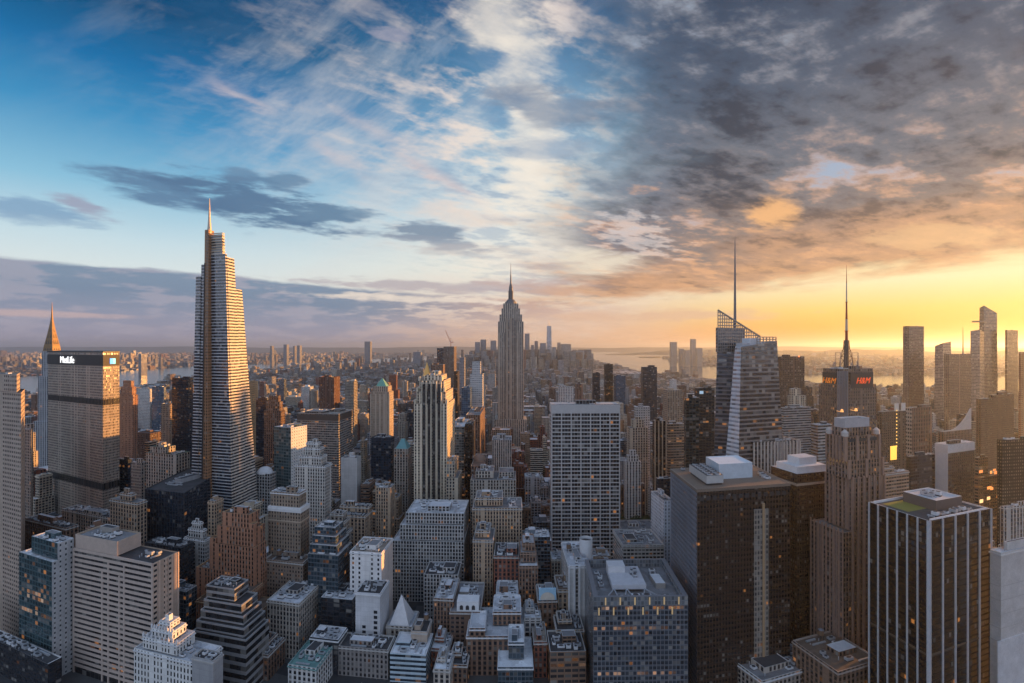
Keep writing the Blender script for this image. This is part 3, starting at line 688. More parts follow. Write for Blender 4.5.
def polyh(name, root, verts, faces, mats, bay=4, fl=4.2):
    """verts: (x px, y px, Y); faces: (indices counter-clockwise from outside, slot)"""
    V = [Vector(P3(*v)) if len(v) == 3 else Vector((WX(v[0], v[2]), v[2], v[3])) for v in verts]; b = MB()
    for idx, mi in faces:
        pts = [V[i] for i in idx]; n = Vector((0, 0, 0))
        for i in range(len(pts)): n += (pts[i] - pts[0]).cross(pts[(i + 1) % len(pts)] - pts[0])
        h = Vector((-n.y, n.x, 0)); h = h.normalized() if h.length > 1e-6 else Vector((1, 0, 0))
        b.poly(pts, mi, [(p.dot(h) / bay, p.z / fl) for p in pts])
    return obj(name, b, mats, root)

def crystal_tower():
    root = empty('crystal_tower', (WX(748, 540), 540, 0), 'faceted glass tower with slanted lattice crown and tall thin spire', 'skyscraper')
    fgl = fac((.19, .175, .165), (.03, .03, .034), (.19, .175, .165), 1.0, .62, .05, .15, .4, .05)
    fl_ = fac((.13, .13, .145), (.035, .04, .05), (.16, .16, .18), 1.0, .6, .06, .1, .4, .05)
    fpale = fac((.60, .62, .66), (.22, .25, .30), (.5, .52, .56), 1.0, .5, .01, .1, .3, .04)
    rf = mat((.36, .36, .38))
    # rear left prism with the slanting top
    v = [(717, 352, 545), (744, 352, 535), (762, 352, 580), (735, 352, 600),
         (708, 690, 545), (742, 690, 525), (770, 690, 585), (735, 690, 620)]
    polyh('wall', root, v, [((4, 5, 1, 0), 0), ((5, 6, 2, 1), 0), ((7, 4, 0, 3), 0), ((6, 7, 3, 2), 0), ((0, 1, 2, 3), 1)], [fl_, rf])
    # open lattice crown: a slanting screen
    lat = MB(); A0, B0, A1, B1 = (718, 330, 545), (760, 352, 574), (718, 310, 545), (760, 336.5, 574)
    def lp(t, y): x = 718 + 42 * t; return (x, y, 545 + 29 * t)
    for i in range(20):
        t = i / 19; yt = 310 + 26.5 * t; lat.bar(P3(*lp(t, 352)), P3(*lp(t, yt)), .75)
    for j in range(13):
        y = 352 - j * 3.3; t1 = 1.0 if y > 336.5 else max(0, (y - 310) / 26.5); lat.bar(P3(*lp(0, y)), P3(*lp(t1, y)), 1.0)
    lat.bar(P3(*lp(0, 310)), P3(*lp(1, 336.5)), 1.3)
    obj('lattice_crown', lat, mat((.30, .27, .25), .5, .3), root)
    w = MB(); a, e = P3(*lp(.0, 352)), P3(*lp(.62, 352)); w.poly([a, e, (e[0], e[1], zpx(328, e[1])), (a[0], a[1], zpx(328, a[1]))], 0, [(0, 0), (8, 0), (8, 8), (0, 8)])
    w.prism([(a[0], a[1] + 1), (e[0], e[1] + 1), (e[0], e[1] + 6), (a[0], a[1] + 6)], a[2], zpx(328, 560), 4, 4); obj('crown_wall', w, [fl_], root)
    # front right crystal with a pale bevelled facet
    v = [(735, 347, 506), (741, 347, 500), (777, 341, 516), (770, 341, 570), (738, 343, 560),
         (706, 690, 520), (734, 690, 488), (797, 690, 512), (785, 690, 590), (735, 690, 575)]
    polyh('wall', root, v, [((5, 6, 1, 0), 2), ((6, 7, 2, 1), 0), ((7, 8, 3, 2), 0), ((8, 9, 4, 3), 0), ((9, 5, 0, 4), 0), ((0, 1, 2, 3, 4), 1)], [fgl, rf, fpale])
    lat = MB()
    def rp(t, y): return (757 + 19 * t, y, 512 + 6 * t)
    for i in range(7): lat.bar(P3(*rp(i / 6, 344)), P3(*rp(i / 6, 337)), .8)
    for j in range(4): lat.bar(P3(*rp(0, 344 - j * 2.3)), P3(*rp(1, 344 - j * 2.3)), .8)
    obj('roof_screen', lat, mat((.32, .28, .25), .5, .3), root)
    b = MB(); x, y_, z = P3(751, 347, 525); b.box((x, y_, z), (14, 10, 9), .4); obj('penthouse', b, PALE, root)
    b = MB(); x, y_, z = P3(743, 347, 520); b.box((x, y_, z), (10, 8, 4), .4); obj('air_handler', b, METAL, root)
    b = MB(); Ys = 560; z0 = zpx(352, Ys); b.cyl((WX(735, Ys), Ys, z0), 1.9, 1.3, zpx(300, Ys) - z0, 8); b.cyl((WX(735, Ys), Ys, zpx(300, Ys)), 1.3, .9, zpx(265, Ys) - zpx(300, Ys), 8); b.cyl((WX(735, Ys), Ys, zpx(265, Ys)), .9, .25, zpx(237, Ys) - zpx(265, Ys), 8)
    obj('spire', b, mat((.20, .19, .20), .5, .4), root)
    hero(712, 783, 505, 462, 312, 'faceted crystal tower', [(WX(706, 520), 520), (WX(734, 488), 488), (WX(797, 540), 540), (WX(775, 590), 590), (WX(735, 620), 620)])
crystal_tower()

def mast_tower():
    Y = 640; root, pl = bld('mast_tower', 'grey brown tower crowned by lit red letters and a tall striped mast', 'red lettered mast tower', 'skyscraper', 819, 838, 876, 385, Y, 418,
        f=fac((.22, .17, .14), (.03, .03, .034), (.12, .10, .09), .5, .7, .06, .1), bay=3, fl=4, tiers=((.06, .94, .05, .9, 369, 385),), roof='dark', n=6, pent=1)
    zt = zpx(369, Y); c = pl.p(.48, .5); cx, cy = c
    b = MB(); k = Y / F
    for r, za, zb in ((6, 369, 358), (4.2, 358, 350), (2.6, 350, 340)):      # braced steel base of the mast
        A_ = [(cx + r * u, cy + r * v) for u, v in ((-1, -1), (1, -1), (1, 1), (-1, 1))]
        for p_ in A_: b.bar((*p_, zpx(za, Y)), (cx + (p_[0] - cx) * .75, cy + (p_[1] - cy) * .75, zpx(zb, Y)), .8)
        for i in range(4): b.bar((*A_[i], zpx(za, Y) + 1), (*A_[(i + 1) % 4], zpx(za, Y) + 1), .7); b.bar((*A_[i], zpx(za, Y)), (cx + (A_[(i + 1) % 4][0] - cx) * .75, cy + (A_[(i + 1) % 4][1] - cy) * .75, zpx(zb, Y)), .5)
    b.cyl((cx, cy, zt), 3.4, 2.4, zpx(340, Y) - zt, 10); obj('mast_base', b, mat((.12, .10, .09), .7), root)
    for i, (ya, yb, r0, r1) in enumerate(((340, 330, 1.7, 1.5), (330, 318, 1.5, 1.2), (318, 300, 1.2, .9), (300, 281, .8, .6), (281, 262, .45, .15))):
        b = MB(); b.cyl((cx, cy, zpx(ya, Y)), r0, r1, zpx(yb, Y) - zpx(ya, Y), 8); b.cyl((cx, cy, zpx(yb, Y) - .8), r1 * 1.7, r1 * 1.7, .8, 8)
        obj('mast_section', b, mat((.30, .07, .045), .6) if i % 2 == 0 else mat((.42, .38, .36), .6), root)
    for t in range(4):
        a = t * math.pi / 2 + .5; b = MB(); e = (cx + math.cos(a) * 14, cy + math.sin(a) * 14)
        b.bar((*e, zt), (*e, zpx(353, Y)), .6); b.bar((cx, cy, zpx(353, Y)), (*e, zpx(353, Y)), .5); obj('antenna_frame', b, STEEL, root)
    rng = random.Random(5)
    for i in range(9):
        p_ = pl.p(rng.uniform(.1, .9), rng.uniform(.08, .85)); b = MB(); h = rng.uniform(4, 10); b.bar((*p_, zt), (*p_, zt + h), .3); b.cyl((*p_, zt + h * .6), .9, .9, 2.2, 6); obj('antenna', b, STEEL, root)
    redm = mat((.70, .09, .03), .5, 0, .05, 1, .40)
    for (a0, a1, b0, b1, ang, sz, wh) in ((.36, .86, -.012, -.012, pl.pa, 15.5, 'front'),):
        m = pl.p(.62, .02); n = Vector((math.sin(pl.pa), -math.cos(pl.pa))); q = Vector(m) + n * 1.0
        b = MB(); p0, p1 = Vector(pl.p(.32, .035)), Vector(pl.p(.92, .035)); b.prism([tuple(p0 + n * 1.2), tuple(p1 + n * 1.2), tuple(p1), tuple(p0)], zpx(389, Y), zpx(373, Y), 50, 50); o = obj('sign_panel', b, DARKM, root)
        text('H&M', root, (q.x + n.x * .9, q.y + n.y * .9, zpx(381.5, Y)), pl.pa, 11, redm, shear=.35)
    e0, e1 = Vector(pl.p(.035, .85)), Vector(pl.p(.035, .1)); d = (e1 - e0).normalized(); n = Vector((d.y, -d.x))
    b = MB(); b.prism([tuple(e0 + n * .9), tuple(e1 + n * .9), tuple(e1), tuple(e0)], zpx(389, Y), zpx(373, Y), 50, 50); obj('sign_panel', b, DARKM, root)
    m = e0.lerp(e1, .45) + n * 1.2; text('H&M', root, (m.x, m.y, zpx(381.5, Y)), math.atan2(d.y, d.x), 10.5, mat((.75, .22, .03), .5, 0, .05, 1, .22), shear=.3)
    # vertical fins on the drum between the two faces
    for i in range(7):
        p_ = pl.p(-.02 + .04 * i, -.03); b = MB(); b.bar((*p_, zpx(418, Y)), (*p_, zpx(371, Y)), 1.0); obj('fin', b, STEEL, root)
    # lit stage lights low on the front
    for x_, y_ in ((842, 412), (856, 411)):
        b = MB(); Yq = Y - 14; b.cyl((WX(x_, Yq), Yq, zpx(y_, Yq)), 1.8, 1.2, 3.4, 8); b.bar((WX(x_, Yq), Yq, zpx(y_, Yq)), (WX(x_, Yq) + 1, Yq + 12, zpx(y_, Yq)), .5); obj('floodlight', b, mat((1, .45, .14), .5, 0, .05, 1, .5), root)
mast_tower()

def wedge(nm, label, short, xs, Y, ys, f, ledge=False, yb=400):
    """tower whose roof slopes from the left front corner down to the right"""
    xl, xc, xr = xs; yl, yc, yr = ys; root = empty(nm, (WX(xc, Y), Y, 0), label, 'skyscraper')
    v = [(xl, yl, Y + 12), (xc, yc, Y), (xr, yr, Y + 16), ((xl + xr) / 2, (yl + yr) / 2, Y + 40), (xl - 1, 690, Y + 12), (xc, 690, Y), (xr + 1, 690, Y + 16), ((xl + xr) / 2, 690, Y + 40)]
    v = [q if q[1] < 600 else (q[0], None, q[2], 0.0) for q in v]
    polyh('wall', root, v, [((4, 5, 1, 0), 0), ((5, 6, 2, 1), 0), ((6, 7, 3, 2), 0), ((7, 4, 0, 3), 0), ((0, 1, 2, 3), 1)], [f, PALE])
    if ledge:
        b = MB(); z = zpx(321, Y); p_ = [(WX(xl + 1, Y), Y + 4), (WX(xl + 6, Y), Y - 4), (WX(xl + 6, Y), Y + 14), (WX(xl + 1, Y), Y + 16)]; tip = (WX(xl - 6.5, Y), Y + 4)
        b.prism([tip, p_[1], p_[2]], z - 4, z + 1, 50, 50); b.poly([(*q, z - 4) for q in (p_[2], p_[1], tip)]); obj('viewing_deck', b, mat((.3, .24, .2), .5), root)
    hero(xl, xr, Y, yb, min(ys), short); return root
f_hz = fac((.30, .215, .165), (.06, .05, .045), (.24, .17, .13), .94, .7, .02, .1, .35, .04)  # hazy orange of the distance put into these two facade colours
f_hzl = fac((.42, .35, .30), (.11, .10, .10), (.33, .27, .24), .94, .7, .01, .1, .35, .04)
wedge('slanted_tower', 'tallest far right glass tower with slanted top and jutting deck', 'slanted deck tower', (979.5, 984, 997), 1500, (308, 305.5, 313), f_hz, True)
wedge('slanted_tower', 'lower pale glass tower stepped against the left of the slanted deck tower', 'lower slanted tower', (970.5, 980, 984), 1480, (331, 329.5, 332), f_hzl)
wedge('slanted_tower', 'pale glass tower with notched sloping top left of the roof spike', 'notched pale tower', (935, 943, 951), 1400, (346, 343, 341.5), f_hzl)

# ------------------------------------------------------------------ near and middle buildings, left to right
g_cap = mat((.40, .37, .34)); w_cap = mat((.66, .66, .67)); d_cap = mat((.07, .07, .075)); t_cap = mat((.42, .33, .25))
bld('concrete_tower', 'cream concrete tower with slatted crown at the left edge', 'cream left edge tower', 'office tower', -60, 21, 25, 393, 455, f=fac((.55, .43, .35), (.05, .045, .045), (.5, .39, .32), .52, .5, .02), bay=3.4, fl=4,
    tiers=((0, .95, .08, .9, 375, 393),), roof='grey', rot=(-25, 131), cap=t_cap)
bld('office_block', 'narrow grey beige tower behind the cream left edge tower', 'narrow grey tower', 'office tower', 23, 31, 33, 430, 640, 560, f=f_lime, rot=(-25, 130))
bld('brick_tower', 'gold lit brick tower with stepped crown right of the lettered slab', 'gold brick tower', 'office tower', 119, 133, 138, 395, 1020, 460, f=f_orb, tiers=((.1, .9, .1, .9, 387, 395), (.22, .8, .2, .8, 381, 387)), cap=mat(ORB), n=0, pent=0, roof='brown')
bld('apartment_block', 'broad pale block far behind the gold brick tower by the river', 'pale river block', 'apartment block', 137, 150, 152.5, 389, 1300, 430, f=f_white, n=1)
bld('glass_block', 'blue glass block left of the dark navy tower', 'blue river block', 'office tower', 152, 164, 166, 387, 1250, 425, f=f_blue, n=1)
bld('apartment_block', 'beige apartment block between blue glass block and navy tower', 'beige river block', 'apartment block', 161, 170, 173, 404, 1000, 445, f=f_tan, n=1)
bld('dark_tower', 'flat topped navy black glass tower left of the tapered skyscraper', 'navy black tower', 'office tower', 172, 188, 193, 378, 880, 447, f=f_navy, fl=3.4, n=2, cap=d_cap, roof='dark')
bld('domed_block', 'old beige block with dark green roof behind the dark glass low block', 'green roofed block', 'building', 146, 176, 190, 455, 610, 476, f=f_lime, roof='olive', tiers=((.1, .6, .1, .8, 449, 455),), cap=mat((.12, .2, .17)))
bld('low_tower', 'dark narrow tower between the lettered slab and the dark glass low block', 'dark slot tower', 'office tower', 119, 128, 132, 460, 720, 498, f=f_navy, n=2, roof='dark', cap=d_cap)
bld('beige_block', 'mottled beige block with rooftop plant left of the dark glass low block', 'mottled beige block', 'building', 131, 141, 147, 463, 660, 500, f=f_lime, n=3)
r_, pl_ = bld('glass_block', 'dark glass low block with pale rooftop plant before the tapered skyscraper', 'dark glass low block', 'office block', 145.5, 184, 223, 493, 520, 538, f=f_navy, bay=3, fl=4, roof='dark', n=0, pent=0, cap=d_cap, rot=(-17, 99))
clutter(r_, pl_, .1, .75, .15, .8, zpx(493, 520) - 1.2, n=9, pent=2, fm=f_blankg)
ribs(r_, pl_.p(0, 0), pl_.p(1, 0), 0, zpx(493, 520), 14, .5, .4, DARKM); ribs(r_, pl_.p(1, 0), pl_.p(1, 1), 0, zpx(493, 520), 11, .5, .4, DARKM)
bld('tan_block', 'small sunlit tan block with stepped roof in front of the lettered slab', 'small tan block', 'building', 110, 137, 147, 503, 500, 530, f=f_tan, tiers=((.3, .7, .2, .7, 496, 503),), n=3, tank=1)
bld('low_block', 'low dark roofed block at the foot of the cream left edge tower', 'low dark roofed block', 'building', 24, 66, 78, 528, 500, 545, f=f_brn, n=6, roof='dark', bay=4)
bld('low_block', 'long low block with dark roof at the foot of the lettered slab', 'long low block', 'building', 62, 118, 134, 519, 530, 530, f=f_lime, n=7, roof='dark')

# striped slab
r_, pl_ = bld('striped_slab', 'pinkish concrete slab with dark window stripes and rooftop penthouse at lower left', 'pink striped slab', 'office tower', 74, 152.5, 178, 564, 380,
    f=fac((.05, .045, .042), (.02, .02, .024), (.03, .03, .03), .92, .96, .03, .16, .5), side=fac((.60, .46, .37), (.03, .028, .03), None, .66, .46, .01, .1, .8), bay=5, fl=4.0, roof='dark', n=0, pent=0, cap=t_cap, par=.9)
z_ = zpx(564, 380); b = MB(); b.prism(pl_.quad(0, .55, .05, .95), z_, z_ + 11, 60, 60, cap=1, par=1.4); r = obj('penthouse', b, [mat((.50, .40, .34)), t_cap], r_)
b = MB(); b.poly([(*p, z_ + 9.7) for p in pl_.quad(.01, .54, .07, .93)]); obj('penthouse_roof', b, mat(ROOFS['grey'], .9, 0, .5, .1), r)
clutter(r_, pl_, .05, .5, .1, .9, z_ + 9.7, n=9, pent=1); clutter(r_, pl_, .6, .97, .1, .9, z_ - .9, n=3, pent=0)
bandm = mat((.52, .42, .36), .8, 0, .3, .3)
zs_ = [z_ - 4.0 * i - .6 for i in range(0, 24)]
for i, z in enumerate(zs_):
    b = MB(); p, q = Vector(pl_.p(0, 0)), Vector(pl_.p(1, 0)); d = (q - p).normalized(); n = Vector((d.y, -d.x))
    b.prism([tuple(p + n * .5), tuple(q + n * .5), tuple(q - n * .2), tuple(p - n * .2)], z - .9, z + 1.1, 60, 60); b.poly([(*(p - n * .2), z - .9), (*(q - n * .2), z - .9), (*(q + n * .5), z - .9), (*(p + n * .5), z - .9)]); obj('floor_band', b, bandm, r_)
ribs(r_, pl_.p(1, 0), pl_.p(1, 1), 0, z_, 4, 1.2, .5, mat((.60, .46, .37)))
for a_ in (0, .38, .46, .60, .66, 1.0):
    p = Vector(pl_.p(a_, 0)); d = (Vector(pl_.p(1, 0)) - Vector(pl_.p(0, 0))).normalized(); n = Vector((d.y, -d.x)); b = MB()
    b.prism([tuple(p - d * .7 + n * .6), tuple(p + d * .7 + n * .6), tuple(p + d * .7), tuple(p - d * .7)], 0 if a_ in (0, 1.0) else 0, z_ - (0 if a_ in (0, 1.0) else 14 * (a_ % .2) * 5), 60, 60); obj('pier', b, bandm, r_)

bld('glass_tower', 'teal glass tower with lit offices and white roof beside the pink striped slab', 'teal lit glass tower', 'office tower', 19, 52, 74, 562, 398,
    f=fac((.12, .17, .19), (.03, .06, .07), (.06, .10, .11), .9, .74, .30, .12, .4, .08), side=fac((.50, .50, .51), (.03, .04, .05), None, .3, .4, .03), bay=4, fl=3.8, roof='white', tiers=((.22, 1.0, .25, 1.0, 545, 562),), n=3, pent=1, cap=w_cap)
bld('dark_block', 'black block with white roof kerbs in the lower left corner', 'black corner block', 'office block', -45, 48, 62, 664, 378, f=fac((.03, .03, .035), DG, None, .8, .6, .2), roof='dark', n=7, pent=1, cap=w_cap, tiers=((0, .35, .3, 1, 648, 664),))
bld('teal_block', 'teal glass block tucked behind the pink striped slab', 'teal glass block', 'office block', 168, 186, 197, 592, 450, f=f_teal, bay=3, n=4, roof='grey')
bld('low_block', 'dark low block with plant covered roof behind the pink striped slab', 'dark plant roof block', 'office block', 145, 181, 194, 548, 480, 590, f=f_dark, n=8, roof='dark', cap=d_cap)
bld('white_block', 'small white stepped apartment block left of the orange brick tower', 'small white stepped block', 'apartment block', 184, 205, 211, 540, 500, 572, f=f_white, tiers=((.15, .85, .2, .8, 531, 540), (.3, .7, .3, .7, 524, 531)), cap=w_cap, n=1, bay=3)
bld('deco_tower', 'orange brick setback tower with crenellated crown, sunlit on its right side', 'orange brick tower', 'office tower', 196, 254, 267, 575, 455, 612, f=fac((.38, .19, .12), (.02, .02, .02), (.17, .09, .06), .48, .58, .05), bay=3.2, fl=3.7,
    tiers=((.24, 1, .0, .95, 548, 575), (.36, .98, .06, .9, 530, 548), (.44, .90, .1, .85, 516, 530), (.24, .34, .02, .4, 543, 548), (.90, .985, .07, .4, 525, 530)), cap=mat((.46, .29, .17)), n=4, roof='brown', tank=1)
bld('deco_block', 'orange brown stepped base block in front of the orange brick tower', 'orange brown base block', 'building', 196, 262, 276, 610, 435, 650, f=f_orb, bay=3, fl=3.7, tiers=((.1, .8, .2, 1, 596, 610),), cap=mat((.36, .24, .15)), n=3, roof='brown')
bld('terraced_block', 'grey terraced office block with horizontal bands at lower left', 'grey terraced block', 'office block', 193, 246, 269, 640, 378, f=fac((.25, .25, .255), (.02, .022, .026), (.25, .25, .255), 1.0, .56, .02, .1), bay=5, fl=6.2,
    tiers=((.02, .93, .08, 1, 631, 640), (.04, .86, .2, 1, 622, 631), (.05, .78, .3, 1, 613, 622), (.05, .6, .4, 1, 600, 613)), cap=mat((.36, .36, .37)), n=4, roof='dark')
r_, pl_ = bld('ornate_block', 'white ornate stepped block with tall arched windows at the bottom left', 'white ornate block', 'apartment block', 134, 200, 222, 664, 345, f=fac((.72, .71, .69), (.03, .035, .04), (.6, .6, .58), .42, .66, .0, .05), bay=3, fl=4.5,
    tiers=((.1, .62, .1, .9, 652, 664), (.2, .52, .2, .8, 643, 652), (.28, .45, .3, .7, 636, 643)), cap=w_cap, n=2, roof='pale')
for i in range(9):
    for (a0, a1, yy) in ((.1, .62, 652), (.2, .52, 643)):
        p_ = pl_.p(a0 + (a1 - a0) * i / 8, .12 if yy == 652 else .21); b = MB(); z = zpx(yy, 345); b.box((*p_, z), (1.0, 1.0, 1.8), 0); b.cyl((*p_, z + 1.8), .6, .05, 1.6, 4, 0, False); obj('pinnacle', b, w_cap, r_)
bld('plain_block', 'plain grey block with open parapet right of the white ornate block', 'plain grey corner block', 'building', 192, 213, 223, 661, 338, f=f_blankg, n=3, roof='dark', pent=0)

# behind and right of the tapered tower
bld('gold_tower', 'gold sunlit slab peeping from behind the tapered skyscraper', 'gold sunlit slab', 'office tower', 240, 249, 258, 382, 900, 455, f=fac((.46, .33, .2), (.05, .04, .035), (.3, .2, .12), .4, .5, .03), cap=t_cap, n=1)
bld('dark_tower', 'black slab between the gold sunlit slab and the brown setback tower', 'black middle slab', 'office tower', 256, 267, 270, 398, 860, 458, f=f_navy, cap=d_cap, n=2, roof='dark')
bld('brown_tower', 'brown brick setback tower right of the black middle slab', 'brown setback tower', 'office tower', 264, 281, 285, 411, 820, 462, f=f_brn, tiers=((.1, .9, .1, .9, 402, 411), (.25, .8, .2, .8, 396, 402)), cap=mat(BRN), n=1, roof='brown')
bld('two_tone_tower', 'slim tower with teal glass left half and white blank right half', 'teal and white tower', 'office tower', 274, 291, 307, 428, 650, 490, f=fac((.16, .21, .23), (.05, .085, .095), (.1, .15, .16), .9, .7, .03), side=fac((.70, .69, .67), ww=.3, wh=.3), n=2, roof='pale', cap=w_cap, rot=(-24, 68))
bld('copper_tower', 'copper brown box tower with lit right side standing alone in the middle distance', 'copper box tower', 'office tower', 319, 334, 340, 377, 1300, 410, f=fac((.16, .08, .055), (.04, .025, .02), (.10, .05, .035), .5, .8, .03), n=1, roof='brown', cap=mat((.2, .1, .07)))
r_, pl_ = bld('wide_office', 'wide grey office box with fine stripes, gold lit right end', 'wide striped office box', 'office tower', 297, 338.5, 352.5, 414, 760, 500, f=fac((.36, .33, .30), (.03, .034, .04), (.30, .27, .25), .9, .52, .04), bay=3, fl=3.6, n=6, pent=2, roof='tan', dep=None)
b = MB(); b.prism([tuple(Vector(p) * 1.0) for p in pl_.quad(-.004, 1.004, -.004, 1.004)], zpx(421, 760), zpx(415.5, 760), 50, 50); obj('louvre_belt', b, mat((.10, .08, .07)), r_)
bld('gothic_tower', 'white stepped apartment tower with gabled crown before the wide striped office box', 'white gabled tower', 'apartment tower', 295, 325, 332, 466, 560, 530, f=fac((.54, .51, .47), (.035, .036, .04), (.34, .32, .30), .56, .62, .03), bay=3, fl=3.6, tiers=((.12, .85, .1, .9, 457, 466), (.22, .78, .2, .8, 449, 457), (.3, .7, .3, .7, 444, 449)), cap=w_cap, n=1, tank=1)
bld('blank_block', 'blank light grey box right of the wide striped office box', 'blank grey box', 'office block', 341, 357, 361, 458, 640, 506, f=f_blank, n=2)
bld('domed_tower', 'grey block with white dome beside the tapered skyscraper foot', 'white dome block', 'building', 254, 270, 276, 474, 620, 505, f=f_grid, n=0, pent=0, roof='pale')
_r = bpy.data.objects['domed_tower']; b = MB(); c = root_pl['domed_tower'].p(.5, .5); z = zpx(474, 620)
for i in range(5): b.cyl((*c, z - 1 + 8 * math.sin(i * math.pi / 10)), 9 * math.cos(i * math.pi / 10), 9 * math.cos((i + 1) * math.pi / 10) + .1, 8 * (math.sin((i + 1) * math.pi / 10) - math.sin(i * math.pi / 10)), 16)
obj('dome', b, mat((.62, .63, .65), .5), _r)
r_, pl_ = bld('green_topped_tower', 'cream tower with columned crown and green copper pyramid top', 'green pyramid cream tower', 'office tower', 371, 389, 393.5, 392, 800, 440, f=fac((.46, .37, .29), (.04, .04, .042), (.3, .24, .19), .34, .75, .02), bay=3.4, tiers=((.08, .92, .08, .92, 386.5, 392),), n=0, pent=0, cap=mat((.46, .38, .30)))
b = MB(); q = pl_.quad(.2, .8, .2, .8); c = pl_.p(.5, .5); b.prism(q, zpx(387, 800), zpx(379, 800), 50, 50, top=[(c[0] + (x - c[0]) * .12, c[1] + (y - c[1]) * .12) for x, y in q]); obj('pyramid_roof', b, mat((.16, .36, .29), .7), r_)
ribs(r_, pl_.p(0, 0), pl_.p(1, 0), zpx(436, 800), zpx(394, 800), 4, 2.2, .8, mat((.48, .39, .31)))
bld('dark_block', 'black glass block directly below the green pyramid cream tower', 'black block below pyramid', 'office tower', 371, 391, 394.5, 438, 740, 482, f=f_navy, n=3, roof='dark', cap=d_cap)
r_, pl_ = bld('turquoise_roofed_tower', 'grey tower with turquoise hipped roof right of the black block below pyramid', 'turquoise roofed tower', 'office tower', 394, 408, 412, 449, 700, 492, f=f_lime, n=0, pent=0)
b = MB(); q = pl_.quad(.05, .95, .05, .95); c = pl_.p(.5, .5); b.prism(q, zpx(450, 700), zpx(440.5, 700), 50, 50, top=[(c[0] + (x - c[0]) * .25, c[1] + (y - c[1]) * .25) for x, y in q]); obj('hipped_roof', b, mat((.14, .34, .36), .6), r_)
r_, pl_ = bld('tan_tower', 'tan brick tower beside the grey grid block, shaded front', 'tan slab by grid block', 'office tower', 376, 390.5, 395, 488, 560, 545, f=f_tan, bay=3, n=3, tank=1)
bld('low_tower', 'low tan block with dark flat roof between gabled tower and tan slab', 'dark roofed tan block', 'building', 336, 365, 372, 516, 540, 545, f=f_tan, n=5, roof='dark', tiers=((0, 1, .5, 1, 510, 516),))
bld('stepped_block', 'grey stone stepped block under the white gabled tower', 'grey stone stepped block', 'building', 318, 343, 352, 536, 500, 575, f=f_lime, tiers=((.1, .9, .3, 1, 525, 536), (.3, .8, .5, 1, 518, 525)), n=2)

# cream striped tower
r_, pl_ = bld('cream_tower', 'tall cream tower with dark vertical strips and gold lit right edge', 'tall cream striped tower', 'skyscraper', 414, 447, 455, 404, 620, 512, f=fac((.68, .58, .45), (.03, .028, .028), (.32, .27, .21), .46, .62, .01), bay=4.2, fl=3.7,
    tiers=((.06, .95, .05, .95, 392, 404), (.13, .88, .1, .9, 381, 392), (.24, .78, .2, .8, 376, 381)), cap=mat((.60, .52, .40)), n=1, roof='tan')
dk = fac((.08, .075, .07), (.03, .03, .034), (.05, .048, .046), .8, .7, .01, .1)
for a_ in (.27, .42, .57, .72):
    b = MB(); b.prism(pl_.quad(a_, a_ + .075, -.012, .02), 0, zpx(384, 620), 3.6, 3.7); obj('window_strip', b, [dk, DARKM], r_)
for a_ in (.235, .365, .515, .665, .815):
    b = MB(); b.prism(pl_.quad(a_, a_ + .02, -.03, .02), 0, zpx(381.5, 620), 60, 60); obj('pier', b, mat((.70, .60, .47)), r_)
for i, (a0, yy) in enumerate(((.0, 404), (.07, 392), (.13, 381), (.8, 381), (.88, 392), (.96, 404))):
    b = MB(); b.prism(pl_.quad(a0, a0 + .05, .0, .12), zpx(yy, 620), zpx(yy - 4, 620), 60, 60); obj('pinnacle', b, mat((.60, .52, .40)), r_)
bld('cream_block', 'lower cream wing stepping down right of the tall cream striped tower', 'lower cream wing', 'office block', 446, 458, 462, 478, 600, 512, f=f_cream, bay=3.4, tiers=((0, .7, .1, .9, 462, 478),), cap=mat((.58, .5, .38)), n=1)
def pyramid():
    Y = 1700; c = WX(427, Y); root = empty('gold_pyramid_tower', (c, Y, 0), 'distant stone tower with bright gold pyramid roof behind the tall cream striped tower', 'office tower'); k = Y / F
    b = MB(); b.prism([(c - 5 * k, Y - 16), (c + 5 * k, Y - 16), (c + 5 * k, Y + 16), (c - 5 * k, Y + 16)], 0, zpx(376, Y), 4, 4); obj('wall', b, [f_lime, g_cap], root)
    b = MB(); b.cyl((c, Y, zpx(376, Y)), 4.4 * k, .4 * k, zpx(363, Y) - zpx(376, Y), 8); b.cyl((c, Y, zpx(364, Y)), .5 * k, .05, 8, 6); obj('pyramid_roof', b, mat((.80, .44, .12), .4, .2, .1), root)
    hero(421, 433, Y, 385, 362, 'gold pyramid tower')
pyramid()
# pair of tall dark towers with a crane, and the slim white tower
bld('dark_tower', 'dark tall slab left of the craned tower', 'dark craned neighbour', 'skyscraper', 437, 443.5, 445, 348, 1900, 400, f=f_dark, n=0, pent=0)
r_, pl_ = bld('construction_tower', 'dark bronze tower topped by a red white construction crane', 'craned tower', 'skyscraper', 443.5, 454, 456.5, 346.5, 1700, 415, f=fac((.20, .15, .12), (.05, .04, .035), (.14, .1, .08), .5, .7, .02), n=0, pent=0)
cr = MB(); x0, y0_ = pl_.p(.6, .4); zt = zpx(347, 1700); cr.bar((x0, y0_, zt), (x0, y0_, zt + 14), 2.2); cr.bar((x0, y0_, zt + 13), (x0 - 18, y0_, zt + 56), 2.0); cr.bar((x0, y0_, zt + 14), (x0 + 9, y0_, zt + 17), 2.6); cr.bar((x0 + 8, y0_, zt + 17), (x0 - 3, y0_, zt + 30), .8); cr.bar((x0 - 3, y0_, zt + 30), (x0, y0_, zt + 13), 1)
cro = obj('tower_crane', cr, mat((.5, .3, .24), .6), None, (x0, y0_, zt)); tag(cro, 'thin tower crane with raised jib on the dark bronze tower', 'crane')
bld('brown_block', 'dark brown block in front of the dark slab by the crane', 'dark brown crane block', 'office tower', 431, 443, 445, 364.5, 1500, 400, f=f_brn, n=0, roof='dark')
